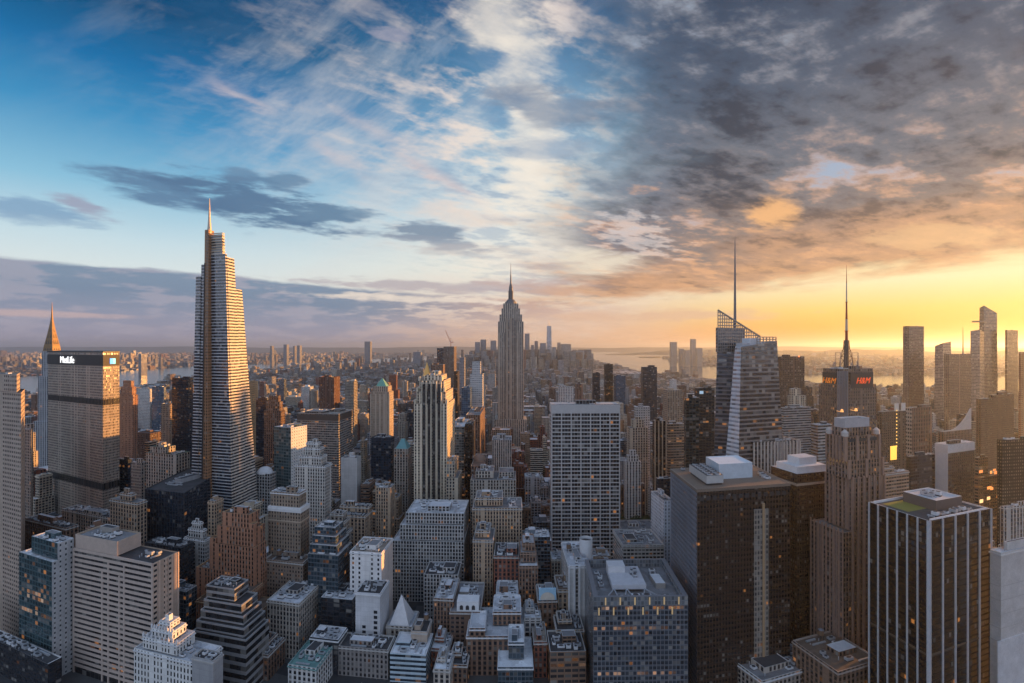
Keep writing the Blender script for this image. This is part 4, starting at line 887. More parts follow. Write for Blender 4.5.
bld('bronze_slab', 'slim bronze slab right of the craned tower', 'slim bronze slab', 'office tower', 454, 457.5, 459.5, 371, 1400, 420, f=f_bron, n=0, pent=0)
bld('blue_tower', 'slim blue glass tower left of the white capped tower', 'slim blue tower', 'office tower', 461.5, 470, 472, 388, 1000, 428, f=f_blue, n=1)
bld('white_capped_tower', 'slim white tower with black top left of the central skyscraper', 'black topped white tower', 'skyscraper', 470, 482.5, 485, 374, 1050, 456, f=fac((.60, .60, .60), (.25, .26, .28), (.5, .5, .5), .8, .5, .01), tiers=((.15, .8, .1, .9, 361.5, 374),), n=0, pent=0, cap=d_cap)
bld('brown_slab', 'brown slab standing below the black topped white tower', 'brown lower slab', 'office tower', 466, 480, 485, 415, 900, 460, f=f_brn, n=1)
bld('yellow_lit_office', 'broad grey office with many lit windows right of the tall cream tower', 'lit office by cream tower', 'office tower', 449, 464, 470, 427, 760, 478, f=fac((.30, .31, .30), (.04, .045, .045), (.2, .2, .2), .9, .6, .22, .2), n=2, roof='pale')
bld('dark_brown_slab', 'narrow dark slab between lit office and brown lower slab', 'narrow dark slab', 'office tower', 465, 472.5, 475, 424, 740, 480, f=f_bron, n=1, roof='dark')
r_, pl_ = bld('domed_tower', 'brown stone tower with rounded dome below the black topped white tower', 'brown domed tower', 'office tower', 471, 484, 487.5, 466, 640, 500, f=f_brn, n=0, pent=0, roof='brown')
b = MB(); c = pl_.p(.5, .5); z = zpx(466, 640)
for i in range(5): b.cyl((*c, z - 1.2 + 9 * math.sin(i * math.pi / 10)), 8 * math.cos(i * math.pi / 10), 8 * math.cos((i + 1) * math.pi / 10) + .1, 9 * (math.sin((i + 1) * math.pi / 10) - math.sin(i * math.pi / 10)), 14)
obj('dome', b, mat((.20, .15, .12), .6), r_)
bld('grey_tower', 'grey ribbed tower with white top rim before the central skyscraper', 'white rimmed ribbed tower', 'office tower', 490, 492, 511.5, 440, 700, 480, f=f_rib, bay=3, n=3, cap=w_cap, dep=35)
bld('white_block', 'pale stone block with bulky stepped roof right of the lower cream wing', 'pale bulky block', 'building', 470, 470.5, 516, 480, 610, 512, f=f_lime, bay=3.4, tiers=((.1, .5, .2, .9, 473, 480), (.62, .95, .3, .9, 475, 480)), n=4, tank=1, rot=(0, 90), dep=45)
bld('tan_block', 'wide tan block with punched windows below the pale bulky block', 'wide tan block', 'building', 472, 472.5, 522, 508, 540, 560, f=f_tan, bay=3, tiers=((.05, .6, .2, .95, 500, 508),), n=4, tank=1, rot=(0, 90), dep=40)
# grey grid block with setbacks
r_, pl_ = bld('grid_block', 'broad grey grid block with ribbed setbacks in the centre foreground', 'broad grey grid block', 'office block', 392, 464, 467, 542, 520, 575, f=f_grid, bay=3, fl=3.6, tiers=((.10, .99, .06, 1, 527, 542), (.17, .99, .14, 1, 516, 527)), n=7, pent=2, roof='pale', cap=mat((.5, .49, .48)), dep=55)
bld('grid_block', 'lower pale grid wing at the foot of the broad grey grid block', 'lower grid wing', 'office block', 424, 458, 463, 575, 480, 600, f=f_grid, bay=3, fl=3.6, n=4, roof='dark', dep=30)

# lower middle
r_, pl_ = bld('brick_tower', 'brown brick tower with white cornice band and penthouse right of the orange tower', 'brown white corniced tower', 'apartment tower', 268.5, 300.5, 309.5, 509, 480, 565, f=fac((.30, .235, .18), (.03, .032, .036), (.22, .17, .13), .46, .56, .05), bay=3, fl=3.5, tiers=((.03, .92, .12, .9, 494, 509),), cap=w_cap, n=3, tank=1, roof='pale')
bands(r_, pl_.quad(), [zpx(509, 480) - 4], 4.3, .5, w_cap, 'cornice'); bands(r_, pl_.quad(), [zpx(523, 480)], 1.2, .4, mat((.45, .36, .28)), 'cornice')
bld('brick_block', 'brown brick base wrapping the white corniced tower', 'brown brick base', 'building', 264, 303, 313, 563, 466, 590, f=fac((.24, .18, .14), (.03, .032, .036), None, .46, .56, .05), bay=3, fl=3.5, n=2, roof='brown')
bld('glass_terraces', 'blue grey glass block stepping down in terraces left of the white box', 'blue terraced glass block', 'office block', 308, 338, 352, 556, 455, 595, f=f_teal, bay=3, fl=4, tiers=((.0, .9, .1, 1, 548, 556), (.0, .8, .25, 1, 541, 548), (.0, .7, .4, 1, 534, 541)), n=4, roof='pale')
r_, pl_ = bld('white_box', 'white box with small square windows and skylit roof in the lower middle', 'white square windowed box', 'building', 350, 381.5, 393, 553, 450, 590, f=fac((.72, .70, .69), (.03, .033, .04), None, .3, .55, .03, .1), side=fac((.66, .56, .50), ww=0, wh=0), bay=6, fl=4.2, n=5, roof='tan', cap=w_cap)
r_, pl_ = bld('white_tower', 'windowless white tower with a single dark window column in the lower middle', 'blank white tower', 'building', 355.5, 380, 389, 594, 425, 640, f=fac((.66, .66, .68), ww=0, wh=0), bay=5, n=3, roof='dark', cap=w_cap, pent=0)
for i in range(6):
    for a_ in ((.75,) if i < 3 else (.28, .75)):
        b = MB(); z = zpx(611 + i * 5.2, 425); b.prism(pl_.quad(a_, a_ + .14, -.012, .02), z - 2.4, z, 9, 9); obj('window', b, [mat(DG, .15, 0, .1), DARKM], r_)
bld('black_block', 'black glass block with low pale roof left of the blank white tower', 'black glass low building', 'office block', 321, 352, 357, 600, 440, 632, f=f_dark, bay=6, n=3, roof='pale', cap=w_cap, dep=30)
bld('corniced_block', 'old stone block with ornate cornice and cluttered pale roof, lower middle left', 'old corniced block', 'building', 267, 299, 321, 604, 425, 650, f=f_lime, bay=3, fl=4, n=10, tank=1, roof='pale', cap=mat((.5, .47, .43)))
bld('low_block', 'low block with pale flat roof at the street corner below the black glass building', 'pale flat roofed corner block', 'building', 310, 338, 347, 640, 405, 665, f=f_dark, n=4, roof='pale', cap=w_cap)
bld('green_roofed_block', 'low block with teal copper roof at the bottom edge', 'teal roofed bottom block', 'building', 288, 316, 334, 668, 378, f=f_white, n=3, roof='copper', cap=mat((.2, .34, .33)))
bld('grey_block', 'grey mansard block with rows of windows at the bottom middle', 'grey mansard block', 'building', 338, 388, 395, 650, 400, f=fac((.26, .24, .23), (.03, .03, .034), (.2, .18, .17), .5, .6, .06), bay=3.4, fl=3.8, n=5, roof='dark', tank=1)
bld('banded_block', 'light blue banded glass block at the bottom middle', 'light blue banded block', 'office block', 390, 426, 432, 655, 395, f=fac((.45, .55, .62), (.03, .045, .06), (.45, .55, .62), 1.0, .5, .10), bay=4, fl=4, n=4, roof='white', cap=w_cap, dep=30)
bld('beige_stair_tower', 'beige windowless stair tower with water tank behind the light blue banded block', 'beige stair tower', 'building', 411, 427, 433, 632, 412, f=fac((.42, .34, .28), ww=.0, wh=0), n=0, pent=1, tank=1, roof='dark', dep=20)
r_, pl_ = bld('pyramid_roofed_block', 'block with white triangular skylight roof right of the blank white tower', 'white pyramid block', 'building', 386, 412, 417, 627, 430, 642, f=f_lime, n=2, roof='pale', pent=0, dep=26)
b = MB(); q = pl_.quad(.1, .85, .1, .9); c = pl_.p(.45, .5); b.prism(q, zpx(627, 430) - 1, zpx(603, 430), 50, 50, top=[(c[0] + (x - c[0]) * .03, c[1] + (y - c[1]) * .03) for x, y in q]); obj('pyramid_roof', b, mat((.62, .60, .60), .5), r_)
bld('brick_block', 'dark brick block with pale roof clutter between white pyramid and arcaded brick tower', 'dark cluttered brick block', 'building', 430, 434, 453, 598, 440, 640, f=f_brn, bay=3, n=6, tank=1, roof='pale', dep=40)
r_, pl_ = bld('brick_tower', 'red brown brick tower with white arcaded rooftop house, bottom centre', 'arcaded brick tower', 'apartment tower', 450, 480, 487, 612, 430, 652, f=fac((.20, .13, .10), (.03, .03, .034), (.14, .09, .07), .6, .5, .14), bay=4, fl=3.9, n=5, pent=0, roof='grey', dep=55)
z_ = zpx(612, 430) - 1.2; b = MB(); b.prism(pl_.quad(.22, .95, .03, .25), z_, z_ + 9, 50, 50, cap=0); ph = obj('penthouse', b, w_cap, r_)
for i in range(3):
    a_ = .32 + i * .2; p_ = Vector(pl_.p(a_, .025)); p2 = Vector(pl_.p(a_ + .11, .025)); b = MB(); m = (p_ + p2) / 2; rr_ = (p2 - p_).length / 2; d = (p2 - p_).normalized()
    b.poly([(*p_, z_ + 2), (*p2, z_ + 2)] + [(m.x + d.x * rr_ * math.cos(t), m.y + d.y * rr_ * math.cos(t) - .02, z_ + 4.5 + rr_ * math.sin(t)) for t in [j * math.pi / 8 for j in range(9)]]); obj('arched_window', b, DARKM, ph)
clutter(r_, pl_, .05, .95, .3, .95, z_, n=6, pent=1, tank=1)
bld('roof_house_block', 'wide brown block with pale garden roof and terraces at the bottom centre', 'garden roofed block', 'apartment block', 466, 466.5, 524, 636, 405, 658, f=f_brn, bay=4, n=9, tank=1, roof='pale', cap=w_cap, tiers=((.05, .32, .0, .6, 628, 636), (.45, .95, .35, 1, 622, 636)), dep=45, rot=(0, 90))
bld('teal_fronted_block', 'small block with teal glazed front and white stepped roof, bottom edge', 'teal fronted block', 'building', 497, 498, 533, 667, 382, f=f_teal, bay=3, n=3, roof='white', cap=w_cap, tiers=((.3, .75, .25, .9, 650, 667),), rot=(0, 90), dep=40)
bld('brown_office', 'brown brick office with long window bands and lit top floor, bottom edge', 'banded brick office', 'office block', 547, 550, 586, 652, 388, f=fac((.23, .145, .10), (.03, .03, .034), (.23, .145, .10), .85, .55, .20), bay=5, fl=4.4, n=4, roof='dark', dep=30)
bld('dark_sliver', 'dark narrow brick house between teal fronted block and banded brick office', 'dark narrow brick house', 'building', 532, 534, 547, 642, 402, f=f_red, n=1, tank=1, roof='tan', dep=30)
bld('white_roofed_block', 'dark brick block with bright white roof left of the stepped brick block', 'white roofed brick block', 'building', 493, 496, 518, 598, 450, 622, f=f_brn, n=4, roof='white', cap=w_cap, dep=35)
bld('stepped_brick_block', 'stepped brown brick block with white tank house in the centre', 'stepped brick block', 'apartment tower', 516, 519, 538, 566, 470, 606, f=f_brn, bay=3, tiers=((.08, .9, .2, 1, 556, 566), (.2, .85, .3, .9, 548, 556)), n=3, tank=1, roof='pale', cap=mat((.3, .2, .15)), dep=40)
r_, pl_ = bld('mural_block', 'dark brick block carrying a pale blue arched roof billboard, centre foreground', 'billboard block', 'building', 535, 538, 557, 600, 440, 630, f=f_brn, n=4, roof='grey', dep=30)
b = MB(); b.prism(pl_.quad(.05, .95, -.02, .01), zpx(600, 440), zpx(588, 440), 50, 50); bb = obj('billboard', b, mat((.36, .58, .74), .6), r_)
b = MB(); m0 = pl_.p(.5, -.03); z0 = zpx(599.5, 440); w_ = 6.2
b.poly([(m0[0] - w_, m0[1] - .05, z0), (m0[0] + w_, m0[1] - .05, z0)] + [(m0[0] + w_ * math.cos(t), m0[1] - .05, z0 + 1 + 5.6 * math.sin(t)) for t in [j * math.pi / 10 for j in range(11)]]); obj('billboard_arch', b, mat((.62, .56, .48), .7), bb)
bld('pediment_block', 'narrow brown house with arched pediment right of the billboard block', 'arched pediment house', 'building', 556, 558, 572, 590, 445, 630, f=f_tan, n=2, roof='brown', dep=30, tank=1)
bld('striped_tan_tower', 'tan striped tower above the arcaded brick tower', 'tan striped tower', 'apartment tower', 470, 473, 493, 540, 500, 575, f=f_tan, bay=3, n=3, tank=1, dep=35, tiers=((.1, .8, .2, .9, 533, 540),))
bld('dark_brick_tower', 'dark red brick block behind the white roofed brick block', 'dark red brick block', 'building', 492, 494, 519, 556, 485, 588, f=f_red, n=4, tank=1, dep=35, roof='dark')
r_, pl_ = bld('ribbed_white_slab', 'slim white ribbed slab left of the grey crowned glass block', 'slim white ribbed slab', 'apartment tower', 566.5, 569, 590, 566, 440, 630, f=fac((.62, .61, .60), (.03, .032, .036), (.2, .2, .2), .42, .7, .02), bay=5, fl=3.5, n=3, roof='pale', cap=w_cap, dep=55)
ribs(r_, pl_.p(0, 0), pl_.p(1, 0), 0, zpx(566, 440), 4, 1.3, .8, w_cap)
b = MB(); Yt = 470; b.cyl((WX(586, Yt), Yt, zpx(556, Yt)), 6, 6, zpx(538, Yt) - zpx(556, Yt), 18, 0, False); b.cyl((WX(586, Yt), Yt, zpx(541, Yt)), 5.2, 5.2, .4, 18, 1); b.cyl((WX(586, Yt), Yt, 0), 7.5, 6.5, zpx(556, Yt), 12)
ct = obj('cylinder_tower', b, [PALE, DARKM], None, (WX(586, Yt), Yt, 0)); tag(ct, 'round pale tank tower behind the slim white ribbed slab', 'tank')
for x0_, x1_, y_, Y_, yb_, lb, sh, ff, rf_ in ((431, 449, 648, 412, 690, 'low dark brick house with pale roof at the foot of the dark cluttered brick block', 'low dark brick house', f_red, 'pale'),
        (448, 467, 664, 392, 690, 'low brown house with tar roof at the foot of the arcaded brick tower', 'low tar roofed house', f_brn, 'dark'),
        (433, 450, 669, 380, 690, 'small grey white roofed house right of the light blue banded block', 'small white roofed house', f_lime, 'white'),
        (524, 541, 618, 425, 640, 'small grey roof house behind the dark narrow brick house', 'small grey house', f_grid, 'pale'),
        (556, 584, 630, 415, 652, 'tan block with cluttered dark roof behind the banded brick office', 'cluttered tan block', f_tan, 'dark'),
        (250, 270, 655, 398, 690, 'dark narrow block between the grey terraced block and the old corniced block', 'dark narrow corner block', f_brn, 'dark')):
    bld('city_house', lb, sh, 'building', x0_, x0_ + .5 if x0_ > 300 else x1_ - 2, x1_, y_, Y_, yb_, f=ff, n=3, tank=1 if y_ < 660 else 0, roof=rf_, dep=24, tiers=((.1, .6, .35, .95, y_ - 5, y_),))
# white grid slab in the centre
r_, pl_ = bld('grid_slab', 'big white slab with seven wide columns of dark windows and blank top band', 'big white grid slab', 'office tower', 551, 551.8, 619.5, 404.5, 625, 556, f=fac((.50, .48, .47), (.024, .026, .03), (.05, .05, .05), .93, 1.0, .03, .10, .7, .04), bay=4, fl=4.75, dep=28, roof='pale', n=3, pent=1, cap=mat((.55, .53, .52)), rot=(1.0, 90))
zt = zpx(404.5, 625); zb = zpx(413.5, 625)
wmt = mat((.50, .475, .465), .75, 0, .25, .2)
bands(r_, pl_.quad(), [zb], zt - zb - .4, .7, wmt, 'top_band')
nf = int((zb - 3) / 4.75)
bands(r_, pl_.quad(), [zb - 4.75 * (i + 1) + .2 for i in range(nf)], 1.35, .45, wmt, 'floor_band')
ribs(r_, pl_.p(0, 0), pl_.p(1, 0), 0, zb, 7, 1.3, .8, wmt)
bld('low_white_block', 'low block with bright gold lit floor between the white grid slab and black tower', 'gold lit low block', 'building', 621, 623, 664, 545, 520, 556, f=fac((.45, .43, .40), (.04, .04, .04), None, .8, .55, .35, .1), n=7, roof='grey', dep=45, rot=(2, 92))
bld('library_block', 'long low pale block facing the park trees', 'long pale park block', 'building', 621, 623, 660, 531, 620, 530, f=f_white, n=5, roof='grey', dep=40, rot=(2, 92))
# grey glass block with an open crown
r_, pl_ = bld('crowned_glass_block', 'grey glass block with open screened roof and lit floors at bottom centre', 'grey screened roof block', 'office block', 584.6, 593.5, 688, 606, 370, f=fac((.19, .205, .23), (.035, .042, .054), (.09, .105, .125), .84, .64, .20, .18, .4, .08), side=fac((.16, .19, .22), (.05, .06, .075), (.13, .15, .17), .9, .8, .02, .1, .4), bay=2.9, fl=3.7, roof='grey', n=0, pent=0, par=.2, rot=(1.5, 87.5), dep=66)
z0, z1 = zpx(606, 370), zpx(597, 370); scr = fac((.20, .22, .245), (.12, .135, .15), (.15, .17, .19), .8, .8, 0, .2, .45)
for nm, q in (('a', pl_.quad(0, 1, 0, .03)), ('b', pl_.quad(0, 1, .97, 1)), ('c', pl_.quad(0, .05, .03, .97)), ('d', pl_.quad(.95, 1, .03, .97))):
    b = MB(); b.prism(q, z0, z1, 2.5, 3, (0,), cap=1); obj('roof_screen', b, [scr, STEEL], r_)
for i in range(6):
    for row, yy in ((0, 601), (1, 611)):
        a_ = .12 + i * .155 - (.07 if row else 0); b = MB(); z = zpx(yy, 370); b.prism(pl_.quad(a_, a_ + .014, -.008, .01), z - 3, z + 2.2, 9, 9); obj('wall_lamp', b, mat((.70, .48, .24), .5, 0, .1, 1, .10), r_)
z_ = z0 - .2; b = MB(); b.prism(pl_.quad(.24, .62, .30, .80), z_ + 2.5, z_ + 6, 50, 50, cap=0); obj('penthouse', b, [mat((.50, .50, .53), .6)], r_)
b = MB(); b.prism(pl_.quad(.24, .44, .62, .80), z_ + 6.05, z_ + 11, 50, 50, cap=0); obj('penthouse', b, [mat((.56, .56, .58), .6)], r_)
for a0, b0, a1, b1 in ((.26, .30, .12, .10), (.60, .30, .80, .10), (.40, .30, .34, .08), (.40, .30, .48, .08), (.26, .30, .30, .1), (.6, .3, .55, .1)):
    b = MB(); b.bar((*pl_.p(a0, b0), z_ + 3.0), (*pl_.p(a1, b1), z_ + .1), .7); obj('roof_brace', b, METAL, r_)
clutter(r_, pl_, .1, .9, .05, .28, z_, n=10, pent=0); clutter(r_, pl_, .66, .93, .3, .95, z_, n=7, pent=1); clutter(r_, pl_, .07, .22, .3, .95, z_, n=5, pent=0)
clutter(r_, pl_, .45, .6, .36, .8, z_ + 6, n=3, pent=0)

# black tower with beige roof
r_, pl_ = bld('bronze_tower', 'dark bronze office tower with beige roof, cooling tower and white plant box', 'dark beige roofed tower', 'office tower', 671, 697, 790, 489.5, 385, f=fac((.075, .048, .036), (.012, .010, .009), (.034, .022, .017), .70, .52, .02, .06, .5, .05), side=fac((.26, .28, .33), (.03, .034, .045), (.10, .11, .13), .55, .55, .01, .05, .5), bay=2.6, fl=3.9, roof='tan', n=0, pent=0, cap=mat((.30, .23, .18)), par=.5, rot=(12.7, 89.6), dep=66)
zt = zpx(489.5, 385); hr = zt - .5
b = MB(); b.prism(pl_.quad(.36, .74, .36, .80), hr, hr + 12.5, 50, 50, cap=1, par=.5); o = obj('plant_box', b, [mat((.50, .56, .62), .6), mat((.62, .70, .76), .6)], r_)
b = MB(); b.poly([(*p, hr + 12) for p in pl_.quad(.365, .735, .37, .79)]); obj('plant_roof', b, mat((.66, .74, .80), .7, 0, .3, .2), o)
b = MB(); q = pl_.quad(.14, .32, .12, .72); b.prism(q, hr + 2, hr + 8, 50, 50, cap=1); o = obj('cooling_tower', b, [mat((.45, .44, .43), .6), mat((.10, .10, .105), .7)], r_)
for i in range(7):
    for j in range(2):
        p_ = pl_.p(.19 + j * .085, .17 + i * .083); b = MB(); b.cyl((*p_, hr + 8), 2.1, 2.0, 1.0, 12); b.cyl((*p_, hr + 9.03), 1.75, .3, .06, 12, 1); obj('fan', b, [METAL, DARKM], o)
b = MB(); b.prism(pl_.quad(.15, .31, .14, .70), hr, hr + 2, 50, 50); obj('cooling_base', b, DARKM, o)
clutter(r_, pl_, .76, .97, .1, .6, hr, n=3, pent=0); clutter(r_, pl_, .02, .2, .78, .98, hr, n=3, pent=0)
bands(r_, pl_.quad(), [zt - 2.2], 2.0, .5, mat((.20, .15, .115)), 'cornice')
shm = fac((.30, .26, .22), (.10, .09, .085), (.22, .19, .16), .7, .6, .05, .3)
b = MB(); b.prism(pl_.quad(.60, .755, -.012, .02), 0, zpx(514, 385), 2.4, 3.9); obj('glazed_shaft', b, [shm, STEEL], r_)
b = MB(); b.prism(pl_.quad(.69, .712, -.02, .01), 0, zpx(508, 385), 60, 60); obj('shaft_rib', b, mat((.42, .28, .16), .6), r_)
for i in range(14):
    b = MB(); z = zpx(497, 385); a_ = .03 + i * .068; b.prism(pl_.quad(a_, a_ + .04, -.004, .01), z - 3.2, z, 9, 9); obj('louvre', b, DARKM, r_)
r_, pl_ = bld('white_slab', 'narrow white ribbed slab against the left side of the dark beige roofed tower', 'narrow white side slab', 'office tower', 662.5, 664, 674, 501, 560, 640, f=fac((.62, .66, .72), (.25, .28, .32), (.5, .54, .6), .5, .6, .01), n=2, cap=w_cap, dep=40, rot=(8, 95))
r_, pl_ = bld('bronze_tower', 'dark brown tower with white stepped plant roof beside the granite setback tower', 'white plant roofed tower', 'office tower', 771, 797, 832, 474, 430, f=fac((.07, .042, .028), (.02, .016, .014), (.06, .035, .024), .5, .55, .06, .05, .5), bay=2.6, fl=3.8, roof='pale', n=0, pent=0, cap=w_cap, rot=(18, 103))
zr = zpx(474, 430) - 1.2; b = MB(); b.prism(pl_.quad(.08, .92, .1, .9), zr, zr + 6, 50, 50, cap=0); o = obj('penthouse', b, w_cap, r_)
b = MB(); b.prism(pl_.quad(.3, .8, .3, .75), zr + 6, zr + 12, 50, 50, cap=0); obj('upper_penthouse', b, PALE, o)
bands(r_, pl_.quad(), [zr - 9], 2.0, .5, mat((.40, .33, .26)), 'cornice')

# granite setback tower
gr = fac((.25, .16, .115), (.024, .02, .019), (.12, .08, .06), .54, .64, .03, .1); gr2 = fac((.24, .17, .145), (.024, .022, .022), (.11, .08, .07), .52, .64, .03, .1)
r_, pl_ = bld('granite_tower', 'brown granite setback tower with tall piers and white topped crown', 'granite setback tower', 'skyscraper', 811, 843, 884, 533, 396, f=gr, side=gr2, bay=3, fl=3.9, tiers=((.22, 1, 0, .80, 480, 533), (.14, .97, .02, .70, 462, 480), (.07, .90, .04, .58, 438, 462), (.10, .78, .1, .46, 429, 438)), cap=mat((.33, .23, .18)), n=0, pent=0, roof='grey', rot=(19, 104))
z0, z1 = zpx(430, 396), zpx(420, 396); b = MB(); b.prism(pl_.quad(.14, .74, .12, .44), z0, z1, 50, 50, cap=1, par=1); o = obj('crown_box', b, [mat((.42, .40, .41), .6), w_cap], r_)
pm = mat((.30, .195, .15), .8, 0, .3, .3)
ribs(r_, pl_.p(.22, 0), pl_.p(1, 0), 0, zpx(478, 396), 6, 1.3, .9, pm); ribs(r_, pl_.p(0, 1), pl_.p(0, 0), 0, zpx(530, 396), 8, 1.0, .7, pm)
ribs(r_, pl_.p(.14, .02), pl_.p(.97, .02), zpx(480, 396), zpx(461, 396), 2, 2.0, 1.2, pm); ribs(r_, pl_.p(.07, .04), pl_.p(.90, .04), zpx(462, 396), zpx(437, 396), 3, 2.2, 1.2, pm)
ribs(r_, pl_.p(.07, .58), pl_.p(.07, .04), zpx(462, 396), zpx(437, 396), 5, 1.2, .8, pm); ribs(r_, pl_.p(.22, .8), pl_.p(.22, 0), zpx(533, 396), zpx(480, 396), 6, 1.2, .8, pm)
for a_, b_ in ((.10, .07), (.87, .07), (.10, .54)):
    b = MB(); p_ = pl_.p(a_, b_); b.cyl((*p_, zpx(437, 396)), 2.4, 2.4, 3, 10); b.cyl((*p_, zpx(437, 396) + 3), 2.6, .4, 2.2, 10, 0, False); obj('corner_turret', b, mat((.5, .45, .42)), r_)
for i in range(3):
    a_ = .16 + i * .26; b = MB(); b.prism(pl_.quad(a_, a_ + .17, .032, .06), zpx(443, 396), zpx(436.5, 396) - 2.6, 9, 9); obj('crown_opening', b, DARKM, r_)
bld('granite_block', 'low granite base block with pale coping at the foot of the granite tower', 'granite base block', 'building', 800, 838, 880, 672, 355, f=gr, n=3, roof='brown', cap=mat((.40, .33, .29)), rot=(20, 105), dep=40)
r_, pl_ = bld('low_roof_block', 'low white parapeted roof with plant at the bottom right of centre', 'white parapeted low roof', 'building', 726, 762, 823, 681, 372, f=f_lime, n=9, pent=2, roof='grey', cap=w_cap, rot=(20, 112))

# ribbed black tower
r_, pl_ = bld('ribbed_tower', 'black glass tower with bright white vertical ribs at lower right', 'white ribbed black tower', 'office tower', 869.5, 929, 990.5, 521, 320, f=fac((.022, .014, .010), (.010, .008, .007), (.018, .012, .009), .9, .70, .015, .03, .5, .03), bay=2.3, fl=3.9, roof='dark', n=0, pent=0, cap=mat((.62, .62, .64)), rot=(22, 104), par=1.0)
zt = zpx(521, 320); wr = mat((.54, .54, .57), .5, 0, .3, .3)
for s0, s1, n_ in ((pl_.p(0, 1), pl_.p(0, 0), 6), (pl_.p(0, 0), pl_.p(1, 0), 5)):
    ribs(r_, s0, s1, 0, zt, n_, .65, .9, wr, 'rib')
b = MB(); c0 = pl_.p(0, 0); b.box((c0[0], c0[1], 0), (1.8, 1.8, zt), pl_.pa); obj('corner_rib', b, wr, r_)
for ya in (655,):
    b = MB(); q = pl_.quad(-.004, 1.004, -.004, 1.004); b.prism(q, zpx(ya + 2, 320), zpx(ya, 320), 50, 50); obj('belt', b, mat((.10, .075, .055)), r_)
hr = zt - 1.0; b = MB(); b.poly([(*p, hr + .06) for p in pl_.quad(.12, .45, .45, .9)]); obj('roof_deck', b, mat((.24, .22, .05), .9, 0, .3, .2), r_)
b = MB(); b.prism(pl_.quad(.42, .85, .30, .86), hr, hr + 7, 50, 50, cap=1, par=.8); o = obj('penthouse', b, [mat((.13, .10, .09)), w_cap], r_)
b = MB(); b.poly([(*p, hr + 6.2) for p in pl_.quad(.43, .84, .32, .84)]); obj('penthouse_roof', b, mat((.5, .52, .55), .8, 0, .5, .2), o)
clutter(r_, pl_, .45, .82, .34, .82, hr + 6.2, n=10, pent=0); clutter(r_, pl_, .06, .9, .03, .26, hr, n=8, pent=0)
for s in (.03, .97):
    b = MB(); b.prism(pl_.quad(.04, .96, s - .008, s + .008), hr, hr + 1.6, 50, 50); obj('roof_rail', b, w_cap, r_)

r_, pl_ = bld('pale_concrete_tower', 'pale blank concrete tower with rounded top at the bottom right corner', 'pale blank corner tower', 'building', 990, 1001, 1080, 553, 330, f=mat((.50, .48, .47), .8, 0, .55, .12), n=2, roof='pale', cap=mat((.56, .53, .51)), rot=(20, 104), pent=1)
zt = zpx(553, 330); c0 = pl_.p(0, 0)
for i in range(5):
    b = MB(); z = zt - 22 - i * 9; b.prism(pl_.quad(-.004, 1.0, -.004, 1.0), z, z + .5, 60, 60); obj('panel_joint', b, mat((.42, .40, .39)), r_)
b = MB(); b.prism(pl_.quad(-.05, .9, -.12, -.01), 0, zpx(640, 330), 60, 60); obj('lower_wing', b, mat((.56, .55, .56), .8, 0, .5, .15), r_)
bld('dotted_tower', 'black tower dotted with lit square windows at the right edge', 'black dotted tower', 'apartment tower', 997, 1002, 1060, 440, 600, 548, f=fac((.012, .012, .012), (.12, .11, .10), (.012, .012, .012), .40, .42, .08, .6), bay=3.3, fl=4, n=4, roof='dark', cap=d_cap, rot=(12, 100))
bld('grey_ribbed_block', 'low grey ribbed block between the white ribbed tower and pale corner tower', 'low grey ribbed block', 'building', 1000, 1004, 1050, 507, 470, f=f_rib, n=3, roof='tan', rot=(14, 102))

# right middle distance
bld('brown_tower', 'plain brown tower with red lamp right of the faceted crystal tower', 'plain brown tower', 'office tower', 777, 781, 804.5, 356.5, 1000, 405, f=fac((.13, .085, .065), (.035, .028, .025), (.10, .065, .05), .6, .6, .02), n=1, roof='dark')
b = MB(); Yq = 1002; b.cyl((WX(799, Yq), Yq, zpx(357, Yq)), 1.4, 1.4, 2.6, 8); obj('beacon', b, mat((1, .22, .06), .5, 0, .05, 1, 1.2), bpy.data.objects[[k for k in root_pl if k.startswith('brown_tower')][-1]])
bld('beige_block', 'stepped beige block below the plain brown tower', 'stepped beige block', 'building', 787, 790, 806, 396, 900, 430, f=f_cream, tiers=((.1, .7, .1, .9, 389, 396),), n=1)
bld('grey_block', 'broad grey block below the stepped beige block', 'broad grey block', 'office block', 780, 784, 811, 408, 800, 455, f=f_bandg, n=3, roof='pale')
r_, pl_ = bld('ribbed_white_block', 'white ribbed block with tan roof plant in front of the faceted crystal tower', 'white ribbed low block', 'office block', 738, 754, 800, 442, 500, 480, f=fac((.34, .31, .29), (.03, .03, .03), (.10, .09, .085), .6, .8, .02), bay=4, fl=4.2, n=6, pent=2, roof='brown', cap=mat((.5, .47, .44)), rot=(14, 103))
ribs(r_, pl_.p(0, 0), pl_.p(1, 0), 0, zpx(442, 500) - 1, 14, .8, .7, mat((.52, .48, .44))); ribs(r_, pl_.p(0, 1), pl_.p(0, 0), 0, zpx(442, 500) - 1, 8, .8, .7, mat((.46, .44, .42)))
bld('grey_striped_block', 'slanted grey striped block left of the granite setback tower', 'grey striped wedge block', 'office block', 811, 818, 832, 425, 620, 470, f=f_bandg, n=1, roof='pale', cap=w_cap)
bld('brown_block', 'brown block with two pale roof panels right of the lettered mast tower', 'two panel brown block', 'office tower', 877, 882, 906, 412, 760, 470, f=fac((.16, .11, .08), (.035, .03, .028), (.12, .08, .06), .5, .6, .05), n=0, pent=0, roof='brown')
o_ = [k for k in root_pl if k.startswith('brown_block')][-1]; rr_ = bpy.data.objects[o_]; pq = root_pl[o_]
for a_ in (.52, .80):
    b = MB(); b.prism(pq.quad(a_, a_ + .18, .0, .05), zpx(412, 760), zpx(404, 760), 50, 50); obj('roof_panel', b, mat((.6, .56, .52)), rr_)
